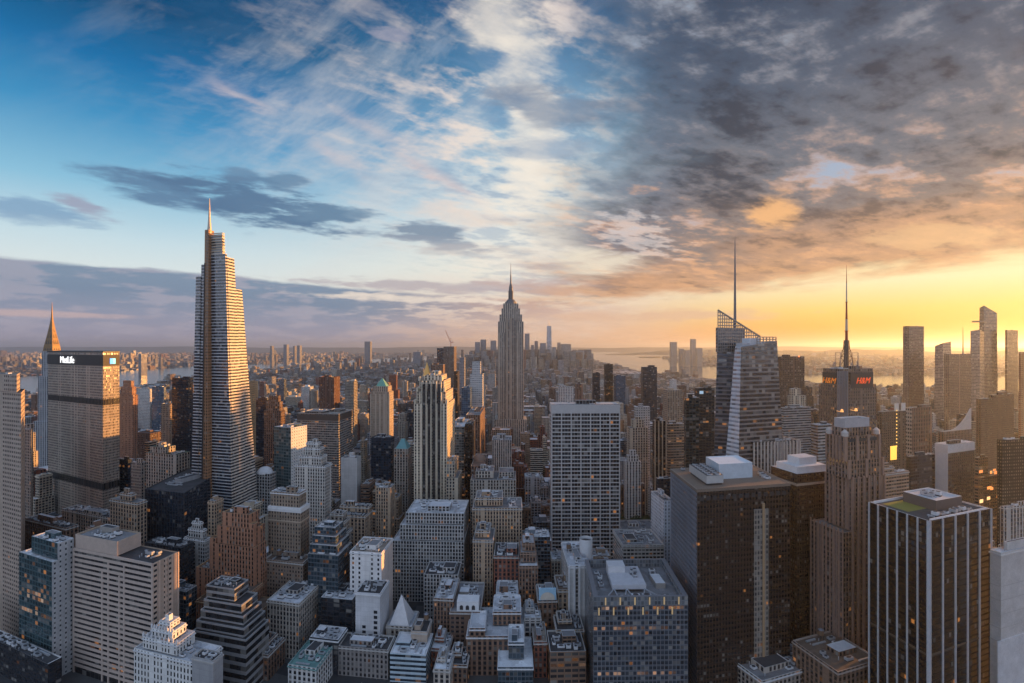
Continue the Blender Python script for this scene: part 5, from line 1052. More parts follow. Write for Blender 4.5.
b = MB(); b.prism(pq.quad(.34, .60, -.05, -.01), zpx(461, 760), zpx(447, 760), 50, 50); bb = obj('glint_panel', b, mat((1.0, .52, .08), .5, 0, .05, 1, .7), None, (*pq.p(.46, -.03), zpx(461, 760)))  # glowing panel added in place of a bright yellow reflection
tag(bb, 'bright yellow glowing panel between the granite tower and two panel brown block', 'billboard')
for i in range(11):
    b = MB(); p_ = pq.p(.60, -.03); b.cyl((*p_, zpx(412 + i * 3.6, 760)), .7, .7, 1.6, 6); obj('sign_lamp', b, mat((1.0, .60, .15), .5, 0, .05, 1, .9), rr_)
r_, pl_ = bld('stepped_slab', 'brown slab with stepped pale edge left of the bluish tall tower', 'pale edged brown slab', 'office tower', 905, 912, 932, 408, 800, 462, f=f_brn, side=fac((.40, .32, .26), (.06, .05, .045), (.40, .32, .26), .7, .5, .03), fl=6, n=1, roof='brown')
bld('dusk_tower', 'tall bluish brown tower rising into the yellow sky, left of the notched pale tower', 'bluish brown sky tower', 'skyscraper', 903, 909, 924, 326, 1250, 405, f=fac((.23, .165, .135), (.06, .05, .045), (.17, .12, .10), .7, .6, .02), n=1, pent=0, roof='dark')
bld('dusk_tower', 'broad brown tower in front of the notched pale tower', 'broad brown sky tower', 'skyscraper', 944, 949, 971, 354, 1200, 415, f=fac((.28, .20, .16), (.06, .05, .045), (.20, .14, .11), .6, .6, .02), n=2, pent=0)
b = MB(); Yq = 1300; b.cyl((WX(963, Yq), Yq, zpx(354, Yq)), 1.6, .4, zpx(327, Yq) - zpx(354, Yq), 6); obj('roof_spike', b, mat((.4, .3, .2)), bpy.data.objects[[k for k in root_pl if k.startswith('dusk_tower')][-1]])
bld('dusk_tower', 'slim brown tower right of the slanted deck tower', 'slim far right tower', 'skyscraper', 1005, 1007, 1018, 330, 1500, 400, f=f_hz, n=1, pent=0, roof='dark')
bld('red_lit_block', 'reddish lit tower cut by the right edge', 'reddish edge tower', 'skyscraper', 1018.5, 1021, 1060, 352, 1000, 440, f=fac((.42, .20, .12), (.1, .05, .03), None, .5, .5, .1), n=0, pent=0)
bld('brown_slab', 'massive brown tower below the slanted deck tower', 'massive brown tower', 'office tower', 976, 981, 1014, 399, 900, 478, f=fac((.17, .10, .07), (.04, .03, .026), (.13, .08, .055), .5, .55, .03), tiers=((.35, 1, 0, .9, 396, 399),), n=1, roof='brown')
r_, pl_ = bld('white_shouldered_tower', 'tower with white left wall and top band over a brown front', 'white shouldered tower', 'office tower', 935, 948, 974.5, 445, 640, 497, f=fac((.13, .10, .09), (.04, .034, .03), (.10, .08, .07), .6, .6, .02), side=mat((.62, .60, .60), .7, 0, .2, .2), n=2, roof='pale', cap=w_cap)
bands(r_, pl_.quad(), [zpx(453.5, 640)], zpx(445, 640) - zpx(453.5, 640) - .3, .5, mat((.62, .59, .57)), 'top_band')
r_, pl_ = bld('curved_roof_block', 'brown block with white curved swooping roof wall behind the white shouldered tower', 'curved roof block', 'office tower', 938, 944, 972, 432, 800, 446, f=f_brn, n=0, pent=0, roof='brown')
b = MB(); pts = [(0, 0)] + [(.15 + .85 * t, .02 + t ** 2.2) for t in [i / 8 for i in range(9)]] + [(1, 0)]
zc0 = zpx(432, 800); hh = zpx(411, 800) - zc0
P_ = [Vector((*pl_.p(u, .1), zc0 + hh * v)) for u, v in pts]; Q_ = [Vector((*pl_.p(u, .35), zc0 + hh * v)) for u, v in pts]
b.poly(P_); b.poly(Q_[::-1])
for i in range(len(P_)): j = (i + 1) % len(P_); b.poly([P_[j], P_[i], Q_[i], Q_[j]])
obj('curved_roof_wall', b, mat((.50, .44, .40), .6), r_)
bld('dark_block', 'dark grey slab below the pale edged brown slab', 'dark grey lower slab', 'office tower', 906, 911, 936, 457, 640, 497, f=f_dark, n=2, roof='brown')
bld('tan_block', 'low tan banded block right of the granite setback tower', 'tan banded low block', 'building', 876, 881, 909, 474, 560, 500, f=fac((.36, .25, .18), (.05, .04, .034), (.36, .25, .18), .9, .5, .06), n=4, roof='pale', tiers=((.1, .5, .2, .8, 468, 474),))
r_, pl_ = bld('times_block', 'block covered in orange lit signs below the massive brown tower', 'orange sign block', 'building', 974, 979, 1001, 476, 620, 512, f=fac((.25, .15, .10), (.06, .04, .03), None, .7, .55, .45, .1), n=2, roof='brown', tiers=((.0, .4, .0, .9, 458, 476),))
rg = random.Random(11)
for i in range(9):
    a_ = rg.uniform(.0, .8); z = zpx(rg.uniform(470, 508), 620); b = MB(); b.prism(pl_.quad(a_, a_ + rg.uniform(.08, .2), -.03, -.005), z, z + rg.uniform(2, 5), 50, 50); obj('lit_sign', b, mat(rg.choice([(1, .4, .1), (1, .6, .25), (.9, .3, .08)]), .5, 0, .05, 1, .7), r_)

# centre right middle distance
for a in (('dark_tower', 'slim dark tower, left of a close pair behind the white grid slab', 'slim left dark tower', 592, 593, 600, 373, 1500, 400, f_dark),
          ('dark_tower', 'slim dark tower, taller of a close pair behind the white grid slab', 'slim taller dark tower', 604, 605, 613, 364, 1500, 400, f_bron),
          ('blue_grey_tower', 'blue grey slab right of the slim taller dark tower', 'blue grey far slab', 614, 616, 625.5, 376, 1450, 402, f_blue),
          ('dark_tower', 'broad dark tower with louvred cap standing alone toward the harbour', 'broad harbour side tower', 641, 643, 657, 367, 1400, 405, f_dark),
          ('white_block', 'white block with dark windows peeping over the white grid slab', 'white block over slab', 558, 559, 574, 387, 1250, 402, f_white),
          ('brown_tower', 'brown tower over the right half of the white grid slab', 'brown tower over slab', 575, 577, 583, 384, 1300, 402, f_brn)):
    bld(a[0], a[1], a[2], 'office tower', *a[3:8], a[8], f=a[9], n=0, pent=1)
bld('white_roofed_tower', 'blue white topped tower right of the white grid slab', 'blue white topped tower', 'office tower', 634, 636, 650, 407, 800, 450, f=fac((.40, .38, .36), (.05, .05, .05), None, .5, .5), cap=w_cap, roof='white', n=2)
bld('white_stepped_tower', 'white ornate stepped tower between white grid slab and striped bronze tower', 'white ornate stepped tower', 'apartment tower', 624, 626, 641, 462, 720, 482, f=f_white, tiers=((.15, .85, .1, .9, 456, 462), (.3, .7, .2, .8, 451, 456)), n=0, pent=0, cap=w_cap)
bld('beige_tower', 'beige gabled tower above the white ornate stepped tower', 'beige gabled tower', 'apartment tower', 627, 630, 648, 428, 780, 456, f=f_cream, tiers=((.2, .8, .1, .9, 420, 428),), n=0, pent=1)
r_, pl_ = bld('striped_tower', 'bronze tower with pale vertical stripes right of the beige gabled tower', 'striped bronze tower', 'office tower', 652.5, 655, 666, 421, 700, 482, f=f_bron, n=1, roof='dark')
ribs(r_, pl_.p(0, 0), pl_.p(1, 0), 0, zpx(421, 700), 3, 1.4, .8, mat((.48, .36, .26)))
bld('tan_striped_tower', 'tan tower with orange lit bands right of the striped bronze tower', 'tan orange banded tower', 'office tower', 665, 668, 684.5, 424, 720, 480, f=fac((.34, .24, .17), (.05, .04, .034), (.34, .24, .17), .9, .5, .25), n=2)
bld('dark_glass_tower', 'dark green glass tower, lower left half of the pair left of the crystal tower', 'lower dark glass tower', 'office tower', 684, 686, 699, 398, 640, 462, f=fac((.06, .07, .07), (.02, .028, .03), (.04, .05, .05), .9, .75, .05), n=1, roof='dark', fl=3.5)
r_, pl_ = bld('dark_glass_tower', 'taller dark glass tower with pale emblem left of the crystal tower', 'taller dark glass tower', 'office tower', 694.5, 697, 714.5, 388, 660, 462, f=fac((.06, .06, .06), (.02, .022, .024), (.04, .04, .04), .9, .7, .14), n=1, roof='dark', fl=3.5)
b = MB(); b.prism(pl_.quad(.14, .36, -.03, -.01), zpx(394, 660), zpx(391, 660), 50, 50); obj('sign_emblem', b, mat((.45, .62, .75), .5, 0, .05, 1, .25), r_)
bld('dark_low_block', 'dark brown block behind the park trees', 'dark park block', 'office block', 619, 621, 645, 485, 760, 498, f=f_brn, n=3, roof='dark')
bld('dark_low_block', 'small dark block left of the beige roofed bronze tower', 'small dark side block', 'office block', 656, 658, 672.5, 479, 640, 500, f=f_dark, n=1, roof='pale')

# distant named towers: downtown, across the rivers
def far(nm, label, short, xl, xr, y, Y, f, tiers=(), yb=None):
    bld(nm, label, short, 'skyscraper', xl, xl + .3 if xl >= 512 else xr - .3, xr, y, Y, yb or ypx(20, Y), f=f, n=0, pent=0, dep=60, tiers=tiers, bay=9, fl=8, par=0.4)
f_far = fac((.26, .26, .28), (.08, .085, .1), (.2, .2, .22), .7, .5, .0); f_far2 = fac((.38, .35, .33), (.1, .1, .1), (.3, .28, .26), .6, .5, .0)
r_ = empty('downtown_spire_tower', (WX(549, 5200), 5200, 0), 'tallest downtown tower with pale facets and a thin mast', 'skyscraper')
b = MB(); c = WX(549, 5200); k = 5200 / F
q = [(c - 2.9 * k, 5200 - 30), (c + 2.9 * k, 5200 - 30), (c + 2.9 * k, 5200 + 30), (c - 2.9 * k, 5200 + 30)]; b.prism(q, 0, zpx(326, 5200), 9, 8, top=[(c + (x - c) * .72, 5200 + (y - 5200) * .72) for x, y in q]); obj('wall', b, [fac((.5, .5, .52), (.28, .30, .34), None, .9, .9, 0), PALE], r_)
b = MB(); b.cyl((c, 5200, zpx(326, 5200)), 3, .8, zpx(319, 5200) - zpx(326, 5200), 6); obj('mast', b, STEEL, r_); hero(546, 552, 5200, 360, 324, 'downtown spire tower')
for xl, xr, y, Y, lb in ((475, 480, 342, 4800, 'left of the cluster, low broad downtown tower'), (480.5, 486.5, 339.5, 4900, 'wide stepped downtown tower left of the central skyscraper'), (490.5, 496.5, 340.5, 4700, 'downtown slab touching the left edge of the central skyscraper'),
                         (524.5, 529.5, 333.5, 5000, 'tall plain downtown slab just right of the central skyscraper'), (531, 534, 345, 4600, 'short dark downtown tower between two taller ones'), (534.5, 538, 341, 5100, 'thin downtown tower left of the pale faceted one'),
                         (540, 546, 343, 4900, 'broad downtown block left of the tallest downtown tower'), (552.5, 556, 347, 4800, 'narrow downtown block right of the tallest downtown tower'), (557.5, 560.5, 342.5, 5000, 'slim downtown tower beside a broad flat one'),
                         (561, 571, 344, 4900, 'broad flat topped downtown tower right of centre'), (572.5, 585, 350.5, 4700, 'wide low downtown block near the harbour'), (587.5, 593.5, 353.5, 4500, 'last low downtown block beside the harbour')):
    far('downtown_tower', lb, lb, xl, xr, y, Y, f_far2 if xl > 555 else f_far)
for xl, xr, y, Y, lb in ((671, 677, 342, 6800, 'left and wider of two tall towers across the harbour'), (691.5, 696, 339, 7000, 'thin tallest tower across the harbour'), (680, 684, 349, 6900, 'low tower between the two tall ones across the harbour'), (685, 690, 350, 6700, 'squat block left of the thin tallest harbour tower'), (697, 702.5, 348, 6800, 'mid height block right of the thin tallest harbour tower')):
    far('harbour_tower', lb, lb, xl, xr, y, Y, f_far2)
for xl, xr, y, Y, lb in ((364.5, 370.5, 341.5, 6500, 'lone tall grey tower on the far left plain'), (270, 272, 346, 7000, 'far tower, left of a loose cluster on the horizon'), (283.5, 287, 344.5, 7400, 'far stepped tower, tallest in the loose horizon cluster'), (293, 295, 346, 7300, 'thin far tower in the loose horizon cluster'),
                         (297, 300, 345.5, 7100, 'broad far tower at the right of the loose horizon cluster'), (413, 421, 352, 4300, 'dark broad tower left of the dark crane block'), (138.5, 141.5, 354, 4600, 'lone pale tower beyond the river on the left'), (459.5, 464.5, 357.5, 2600, 'dark stepped tower right of the craned tower')):
    far('far_tower', lb, lb, xl, xr, y, Y, f_far)

# ------------------------------------------------------------------ park trees
bark = mat((.07, .05, .035), .9); leafA = mat((.045, .075, .03), .8, 0, .5, 1.5); leafB = mat((.075, .095, .035), .8, 0, .5, 1.5)
def tree_parts(seed):
    rg = random.Random(seed); t = MB(); t.cyl((0, 0, 0), .5, .28, 6, 7); tips = []
    for i in range(6):
        a = i * 1.05 + rg.uniform(-.3, .3); r = rg.uniform(2.2, 4.2); h = rg.uniform(7, 12.5); t.bar((0, 0, 5 + i * .2), (r * math.cos(a), r * math.sin(a), h), .3); tips.append((r * math.cos(a), r * math.sin(a), h))
    tips.append((0, 0, 13)); c = MB()
    for tx, ty, tz in tips:
        R = rg.uniform(2.0, 3.2)
        for _ in range(70):
            v = Vector((rg.gauss(0, 1), rg.gauss(0, 1), rg.gauss(0, .8))).normalized() * R * rg.uniform(.5, 1.05); p = Vector((tx, ty, tz)) + v
            u = Vector((rg.gauss(0, 1), rg.gauss(0, 1), rg.gauss(0, 1))).normalized(); w = u.orthogonal().normalized(); s = rg.uniform(.35, .8)
            c.poly([p - u * s, p + w * s * .7, p + u * s, p - w * s * .7], rg.choice((0, 0, 1)))
    tm, cm = t.mesh('trunk'), c.mesh('crown'); tm.materials.append(bark); cm.materials.append(leafA); cm.materials.append(leafB); return tm, cm
TP = [tree_parts(i) for i in range(3)]
rgt = random.Random(4)
for i in range(18):
    x = 620 + (i % 6) * 5.2 + rgt.uniform(-1.5, 1.5); Y = 690 + (i // 6) * 22 + rgt.uniform(-6, 6)
    e = empty('park_tree', (WX(x, Y), Y, 0), 'dark green broad crowned tree in the small park right of the white grid slab', 'tree', 'park trees'); s = rgt.uniform(1.2, 1.7); e.rotation_euler = (0, 0, rgt.uniform(0, 6)); e.scale = (s, s, s)
    for nm, me in zip(('trunk', 'crown'), TP[i % 3]):
        o = bpy.data.objects.new(nm, me); COL.objects.link(o); o.parent = e
HEROES.append((617, 652, 690, 512, [(WX(617, 680), 680), (WX(652, 680), 680), (WX(652, 745), 745), (WX(617, 745), 745)], 497, 'park'))

# ------------------------------------------------------------------ pavements in the street grid
def warp(e, n):          # street grid coordinates -> place
    th = math.atan2(e, n); r = math.hypot(e, n); return th * r, .8935 * r
BW, BD, AV, ST = 200.0, 58.0, 30.0, 17.0
b = MB()
blocks = []
for i in range(-9, 10):
    for j in range(3, 58):
        e0 = i * (BW + AV) - 95; n0 = j * (BD + ST) + 60
        if abs(math.atan2(e0 + BW / 2, n0)) > 1.0 or math.hypot(e0, n0) < 330: continue
        X, Y = warp(e0 + BW / 2, n0 + BD / 2); x = 512 + F * X / Y
        if Y < 300 or x < -160 or x > 1190: continue
        if water(x, ypx(0, Y)): continue
        blocks.append((e0, n0))
        if Y < 1500:
            P = [warp(e0 + BW * t, n0) for t in (0, .25, .5, .75, 1)] + [warp(e0 + BW * t, n0 + BD) for t in (1, .75, .5, .25, 0)]
            b.prism(P, 0, .14, 20, 20)
tag(obj('pavement', b, mat((.085, .083, .082), .9, 0, .4, .1)), kind='structure')
# painted lane lines on the avenues
b = MB()
for i in range(-5, 6):
    e = i * (BW + AV) - 95 - AV / 2
    for k in (-5, 0, 5):
        for n in range(340, 1000, 12):
            p, q, r, s = warp(e + k - .12, n), warp(e + k + .12, n), warp(e + k + .12, n + 5), warp(e + k - .12, n + 5)
            b.poly([(*p, .004), (*q, .004), (*r, .004), (*s, .004)])
tag(obj('lane_markings', b, mat((.7, .7, .68), .8, 0, .2, .5)), kind='structure')

# ------------------------------------------------------------------ the rest of the city
rng = random.Random(21)
def quad_hit(Pa, Pb):
    def ip(p, P):
        s = None
        for i in range(len(P)):
            a, c = P[i], P[(i + 1) % len(P)]; cr = (c[0] - a[0]) * (p[1] - a[1]) - (c[1] - a[1]) * (p[0] - a[0])
            if s is None: s = cr > 0
            elif (cr > 0) != s: return False
        return True
    def samp(P): c = (sum(p[0] for p in P) / len(P), sum(p[1] for p in P) / len(P)); return list(P) + [c] + [((P[i][0] + P[(i + 1) % len(P)][0]) / 2, (P[i][1] + P[(i + 1) % len(P)][1]) / 2) for i in range(len(P))]
    return any(ip(p, Pb) for p in samp(Pa)) or any(ip(p, Pa) for p in samp(Pb))
WCOL = [('grey stone', LIME), ('tan brick', TAN), ('brown brick', BRN), ('red brick', RED), ('cream', CREAM), ('white', WHITE), ('grey', GREYC), ('dark glass', (.05, .055, .065)), ('blue glass', (.14, .17, .20)), ('orange brick', ORB)]
WGT = [5, 5, 6, 4, 4, 3, 4, 3, 2, 2]
cands = []
for e0, n0 in blocks:
    for row in range(2):
        t = 0.0
        while t < BW - 8:
            far_ = n0 > 1700
            w = rng.uniform(11, 27) if not far_ else rng.uniform(18, 44)
            if rng.random() < .15: w *= 1.6
            w = min(w, BW - t); d = BD / 2 - rng.uniform(0, 5)
            e, n = e0 + t + w / 2, n0 + row * BD / 2 + BD / 4; t += w + (0 if rng.random() < .8 else 3)
            X, Y = warp(e, n); x = 512 + F * X / Y
            if not (-30 < x < 1054) or Y < 340: continue
            r = math.hypot(e, n)
            if r < 1500: h = rng.choice([18, 22, 28, 34, 45, 55, 65, 80, 100]) * rng.uniform(.8, 1.2)
            elif r < 2300: h = rng.choice([16, 20, 25, 30, 40, 50, 60, 80]) * rng.uniform(.8, 1.2)
            elif r < 3200: h = rng.choice([14, 16, 18, 22, 25, 30, 40, 55]) * rng.uniform(.8, 1.2)
            else: h = rng.choice([12, 14, 16, 20, 25, 35]) * rng.uniform(.8, 1.2)
            if rng.random() < .05 and r > 900: h *= 1.9
            pa, pb = street_angles(max(0, min(1024, x)))
            da, db = Vector((math.cos(pa), math.sin(pa))), Vector((math.cos(pb), math.sin(pb)))
            c = Vector((X, Y)); wa, wd = w * .96, d * .9
            Q = [c - da * wa / 2 - db * wd / 2, c + da * wa / 2 - db * wd / 2, c + da * wa / 2 + db * wd / 2, c - da * wa / 2 + db * wd / 2]
            Q = [(p.x, p.y) for p in Q]; xs = [512 + F * p[0] / p[1] for p in Q]; x0, x1 = min(xs), max(xs); Yn = min(p[1] for p in Q)
            lim = 352 + rng.uniform(0, 8) + (max(0, min(24, (x - 575) * .6)) if x > 575 else max(0, min(34, (215 - x) * .6)))
            for hx0, hx1, hY, hyb, hq, hy, sh in HEROES:
                if hY > Yn - 5 and hx0 < x1 - .6 and hx1 > x0 + .6: lim = max(lim, hyb)
            hmax = HC - (lim - HY) / F * Yn
            if hmax < 5: continue
            if h > hmax: h = hmax * rng.uniform(.86, 1.0)
            if Y < 1700 and any(hx0 - 8 < x1 and hx1 + 60 > x0 - 60 and abs(hY - Y) < 230 and quad_hit(Q, hq) for hx0, hx1, hY, hyb, hq, hy, sh in HEROES): continue
            if h < 5: continue
            cands.append(dict(Q=Q, x0=x0, x1=x1, Y=Yn, h=h, pa=pa, w=wa, d=wd, da=da, db=db, y=ypx(h, Yn)))
# visible area, front to back, counting the named buildings as screens
sky_ = np.full(1100, 700.0)
ev = sorted([(c['Y'], 0, c) for c in cands] + [(h[2], 1, h) for h in HEROES], key=lambda t: t[0])
for Yv, kd, c in ev:
    if kd: a, e, y = c[0], c[1], c[5] + 4
    else: a, e, y = c['x0'], c['x1'], c['y']
    i0, i1 = max(0, int(round(a))), min(1024, int(round(e)))
    if i1 <= i0: 
        if not kd: c['vis'] = 0.4 if 0 <= i0 < 1024 and y < sky_[i0] else 0
        continue
    if not kd:
        base = min(690, ypx(0, Yv)); c['vis'] = float(np.clip(np.minimum(sky_[i0:i1], base) - y, 0, None).sum())
    sky_[i0:i1] = np.minimum(sky_[i0:i1], y)
vis = sorted([c for c in cands if c['vis'] > 0 or c['Y'] > 1200], key=lambda c: -c['vis'])
NIND = 225
KINDS_ = [('punched windows', dict(ww=.55, wh=.64)), ('tall piers', dict(ww=.56, wh=.74)), ('ribbon windows', dict(ww=1.0, wh=.56)), ('grid windows', dict(ww=.76, wh=.68))]
used = set()
def rel_label(c, base):
    cx = (c['x0'] + c['x1']) / 2; cy = c['y'] + 6; opts = []
    for hx0, hx1, hY, hyb, hq, hy, sh in HEROES:
        if sh == 'park' or len(sh.split()) > 5: continue
        hx = (hx0 + hx1) / 2; ht = hy; hb = min(hyb, 690)
        dx = max(0, hx0 - cx, cx - hx1); dy = max(0, ht - cy, cy - hb)
        rel = 'left of' if cx < hx0 else 'right of' if cx > hx1 else ('before' if c['Y'] < hY else 'behind')
        opts.append((dx + dy * 1.2 + (6 if rel == 'behind' else 0), rel, sh))
    opts.sort()
    for _, rel, sh in opts[:14]:
        L = f'{base}, {rel} the {sh}'
        if len(L.split()) > 16: continue
        if L not in used: used.add(L); return L
    for _, rel, sh in opts[:3]:
        for (_, rel2, sh2) in opts[1:8]:
            if sh2 == sh: continue
            L = f'{" ".join(base.split()[:5])} {rel} the {sh}, {rel2} {sh2}'
            if len(L.split()) <= 16 and L not in used: used.add(L); return L
    return base
ind = vis[:NIND]
for c in ind:
    cn, col = rng.choices(WCOL, WGT)[0]; kn, kw = rng.choice(KINDS_)
    if 'glass' in cn: kn, kw = 'grid windows', dict(ww=.88, wh=.74)
    k = rng.uniform(.85, 1.3); col = tuple(round(v * k, 3) for v in col)
    f = fac(col, (.018, .021, .027), tuple(v * .75 for v in col) if kn != 'ribbon windows' else col, lit=rng.choice((.03, .06, .12)), **kw)
    ctr = Vector((sum(p[0] for p in c['Q']) / 4, sum(p[1] for p in c['Q']) / 4))
    rc_ = rng.choice(['grey', 'dark', 'pale', 'tan', 'white', 'pale', 'grey', 'pale']); tk = 1 if rng.random() < .45 and c['h'] < 90 else 0
    stp = rng.random() < .6 and c['h'] > 24
    big = c['h'] > 60
    base = f"{'tall' if big else 'low' if c['h'] < 26 else 'mid height'} {cn} {'tower' if big else 'block'} with {rc_} roof" if rng.random() < .5 else f"{cn} {'tower' if big else 'block'} with {kn}" + (' and water tank' if tk and c['Y'] < 900 else '')
    nm = 'city_tower' if big else 'city_block'
    root = empty(nm, (ctr.x, ctr.y, 0), rel_label(c, base), 'tower' if big else 'building', 'ordinary city buildings')
    pl = Plot.__new__(Plot); pl.Y = c['Y']; pl.pa = c['pa']; pl.wa = c['w']; pl.wb = c['d']; pl.da, pl.db = c['da'], c['db']
    pl.FL, pl.FR, pl.BL = Vector(c['Q'][0]), Vector(c['Q'][1]), Vector(c['Q'][3])
    w, r = MB(), MB(); par = rng.uniform(.7, 1.4); h = c['h']; bay = rng.uniform(2.6, 4.2)
    cp = mat(tuple(round(min(.7, v * 1.15 + .04), 3) for v in col), .85)
    if stp:
        hl = h * rng.uniform(.6, .85); r.poly(w.prism(pl.quad(), 0, hl, bay, 3.6, (0,), cap=1, par=par))
        a0, a1, b0, b1 = rng.uniform(.05, .25), rng.uniform(.7, .95), rng.uniform(.1, .3), rng.uniform(.75, 1)
        r.poly(w.prism(pl.quad(a0, a1, b0, b1), hl - par, h, bay, 3.6, (0,), cap=1, par=par)); ar = (a0, a1, b0, b1)
    else: r.poly(w.prism(pl.quad(), 0, h, bay, 3.6, (0,), cap=1, par=par)); ar = (0, 1, 0, 1)
    obj('wall', w, [f, cp], root); obj('roof', r, roofm(rc_), root)
    near = c['Y'] < 620
    if c['Y'] < 760 and 'glass' not in cn:
        cb = MB(); ea, eb = .5 / pl.wa, .5 / pl.wb; qc = pl.quad(ar[0] - ea, ar[1] + ea, ar[2] - eb, ar[3] + eb); cb.prism(qc, h - par - 1.2, h - par - .1, 60, 60); cb.poly([(*p_, h - par - 1.2) for p_ in reversed(qc)]); obj('cornice', cb, cp, root)
    clutter(root, pl, *ar, h - par, n=rng.randint(5, 8) if near else (3 if c['Y'] < 900 else 0), tank=tk if c['Y'] < 1000 else 0, pent=1, fm=mat(tuple(round(v, 3) for v in col), .85), rng=rng)
# everything smaller in view: one mass of buildings
Vs, Fs, UV, MI, TI = [], [], [], [], []
def mass(Q, h, bay, fl, tint, mi, rooft, z0=0.0):
    i = len(Vs); Vs.extend([(*p, z0) for p in Q]); Vs.extend([(*p, h) for p in Q])
    for k in range(4):
        j = (k + 1) % 4; L = math.hypot(Q[j][0] - Q[k][0], Q[j][1] - Q[k][1]); n = max(1, round(L / bay)); m = max(1, round((h - z0) / fl))
        Fs.append((i + k, i + j, i + 4 + j, i + 4 + k)); UV.extend([(0, 0), (n, 0), (n, m), (0, m)]); MI.append(mi); TI.extend([tint] * 4)
    Fs.append((i + 4, i + 5, i + 6, i + 7)); UV.extend([(0, 0)] * 4); MI.append(4); TI.extend([rooft] * 4)
MT = [(.46, .41, .35), (.42, .32, .23), (.25, .17, .12), (.28, .13, .09), (.56, .49, .40), (.66, .64, .61), (.38, .38, .40), (.14, .15, .17), (.44, .28, .18), (.50, .47, .44)]
RT = [(.26, .26, .27), (.09, .09, .095), (.50, .51, .53), (.34, .29, .25), (.20, .15, .13), (.68, .70, .73), (.56, .57, .60)]
for c in vis[NIND:]:
    tn = rng.choice(MT); k = rng.uniform(.75, 1.15); tn = tuple(v * k for v in tn); rt = rng.choice(RT); mi = rng.choice((0, 0, 1, 2, 3))
    Q, h = c['Q'], c['h']
    mass(Q, h, 3.6, 3.7, tn, mi, rt)
    if rng.random() < .6:
        s = rng.uniform(.25, .5); cx = sum(p[0] for p in Q) / 4 + rng.uniform(-3, 3); cy = sum(p[1] for p in Q) / 4 + rng.uniform(-2, 2)
        mass([(cx + (p[0] - cx) * s, cy + (p[1] - cy) * s) for p in Q], h + rng.uniform(3, 7), 3.6, 3.7, tuple(v * .8 for v in tn), 0, rng.choice(RT), h - .5)
# lower Manhattan, Brooklyn and the far shores
nr = np.random.RandomState(9)
def scatter(N, Y0, Y1, hs, wmin, wmax, xlo=-20, xhi=1044, power=1.0, cond=None):
    k = 0
    while k < N:
        Y = Y0 + (Y1 - Y0) * nr.rand() ** power; x = nr.uniform(xlo, xhi)
        g = ypx(0, Y); k += 1
        if water(x, g) or (cond and not cond(x, g)): continue
        X = WX(x, Y); w = nr.uniform(wmin, wmax); d = nr.uniform(wmin, wmax); a = street_angles(max(0, min(1024, x)))[0] + (0.3 if Y > 5200 else 0) * math.sin(x * .02)
        h = hs[nr.randint(len(hs))] * nr.uniform(.7, 1.3)
        if nr.rand() < .02: h *= 2.2
        sh = 373.5 if 590 < x < 650 else 383 if x >= 650 else 388 if x < 190 else 349.5
        h = min(h, HC - (max(349.5, min(sh, g - 1.2)) - HY) / F * Y) if Y < 6000 and g > sh - 4 else h
        if h < 5: continue
        ca, sa = math.cos(a), math.sin(a)
        Q = [(X + u * ca - v * sa, Y + u * sa + v * ca) for u, v in ((-w / 2, -d / 2), (w / 2, -d / 2), (w / 2, d / 2), (-w / 2, d / 2))]
        k2 = nr.uniform(.7, 1.2); tn = tuple(v * k2 for v in MT[nr.randint(len(MT))]); mass(Q, h, 6, 4.5, tn, nr.choice((0, 1, 2, 3)), RT[nr.randint(len(RT))])
left = lambda x, g: x < 640 + (g - 347) * 3
scatter(9000, 3000, 5200, [12, 15, 18, 22, 30, 45], 18, 45)
scatter(2600, 3000, 4200, [40, 55, 70, 90], 20, 35, 380, 780)
scatter(15000, 4800, 9000, [10, 12, 14, 18, 25, 40], 22, 60, power=1.1)
scatter(900, 5000, 10500, [45, 60, 80, 110], 25, 45, -20, 560)
scatter(700, 4300, 5400, [60, 90, 120, 150, 180], 30, 55, 470, 590)
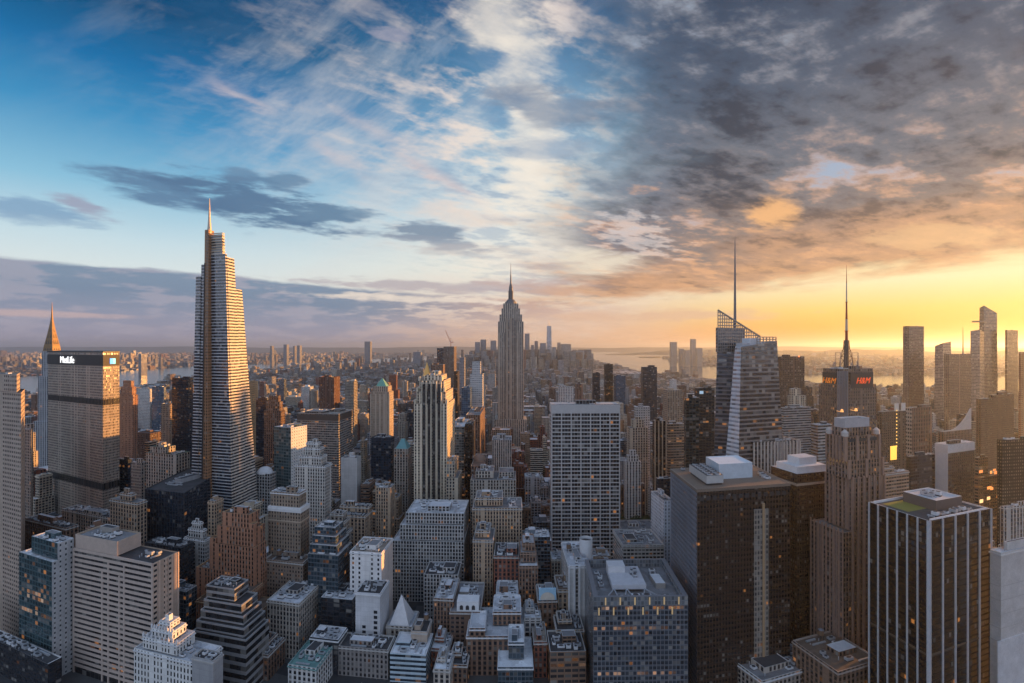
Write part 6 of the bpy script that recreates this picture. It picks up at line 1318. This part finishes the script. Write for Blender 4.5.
scatter(130, 4500, 5300, [150, 175, 200, 225], 38, 62, 468, 594)
scatter(9000, 9000, 20000, [12, 16, 22, 35, 60], 40, 120, power=1.3)
me = bpy.data.meshes.new('distant_city'); me.from_pydata(Vs, [], Fs)
uvl = me.uv_layers.new(name='UVMap'); uvl.data.foreach_set('uv', np.array(UV, dtype=np.float32).ravel())
ca = me.color_attributes.new('tint', 'FLOAT_COLOR', 'CORNER'); ca.data.foreach_set('color', np.c_[np.array(TI, dtype=np.float32), np.ones(len(TI), dtype=np.float32)].ravel())
me.polygons.foreach_set('material_index', np.array(MI, dtype=np.int32)); me.update()
one = (1.0, 1.0, 1.0)
for m in (fac(one, span=(.2, .17, .14), ww=.56, wh=.66, lit=.04, tint=True), fac(one, span=(.14, .12, .1), ww=.54, wh=.74, lit=.05, tint=True), fac(one, span=(.3, .27, .24), ww=1.0, wh=.54, lit=.03, tint=True), fac(one, (.035, .04, .05), (.1, .1, .1), .8, .64, .06, tint=True), mat(one, .9, 0, .5, .1, tint=True)): me.materials.append(m)
o = bpy.data.objects.new('distant_city', me); COL.objects.link(o); tag(o, 'dense mass of small far city buildings running to the horizon', 'city', kind='stuff')

# ------------------------------------------------------------------ haze
HZD = 3.4e-5
b = MB(); R_ = 66000; b.box((0, 0, -3), (2 * R_, 2 * R_, 640)); hz = obj('haze', b, [])
hm = bpy.data.materials.new('haze'); hm.use_nodes = True; nn = hm.node_tree; nn.nodes.clear(); pv = nn.nodes.new('ShaderNodeVolumePrincipled'); om = nn.nodes.new('ShaderNodeOutputMaterial')
pv.inputs['Color'].default_value = (.70, .82, 1.0, 1); pv.inputs['Density'].default_value = HZD; pv.inputs['Anisotropy'].default_value = .62
nn.links.new(pv.outputs[0], om.inputs['Volume']); hz.data.materials.clear(); hz.data.materials.append(hm); tag(hz, kind='stuff')
hm.cycles.homogeneous_volume = True
print('OBJECTS_BUILT', len(bpy.data.objects), 'cands', len(cands), 'vis', len(vis), 'massfaces', len(Fs))
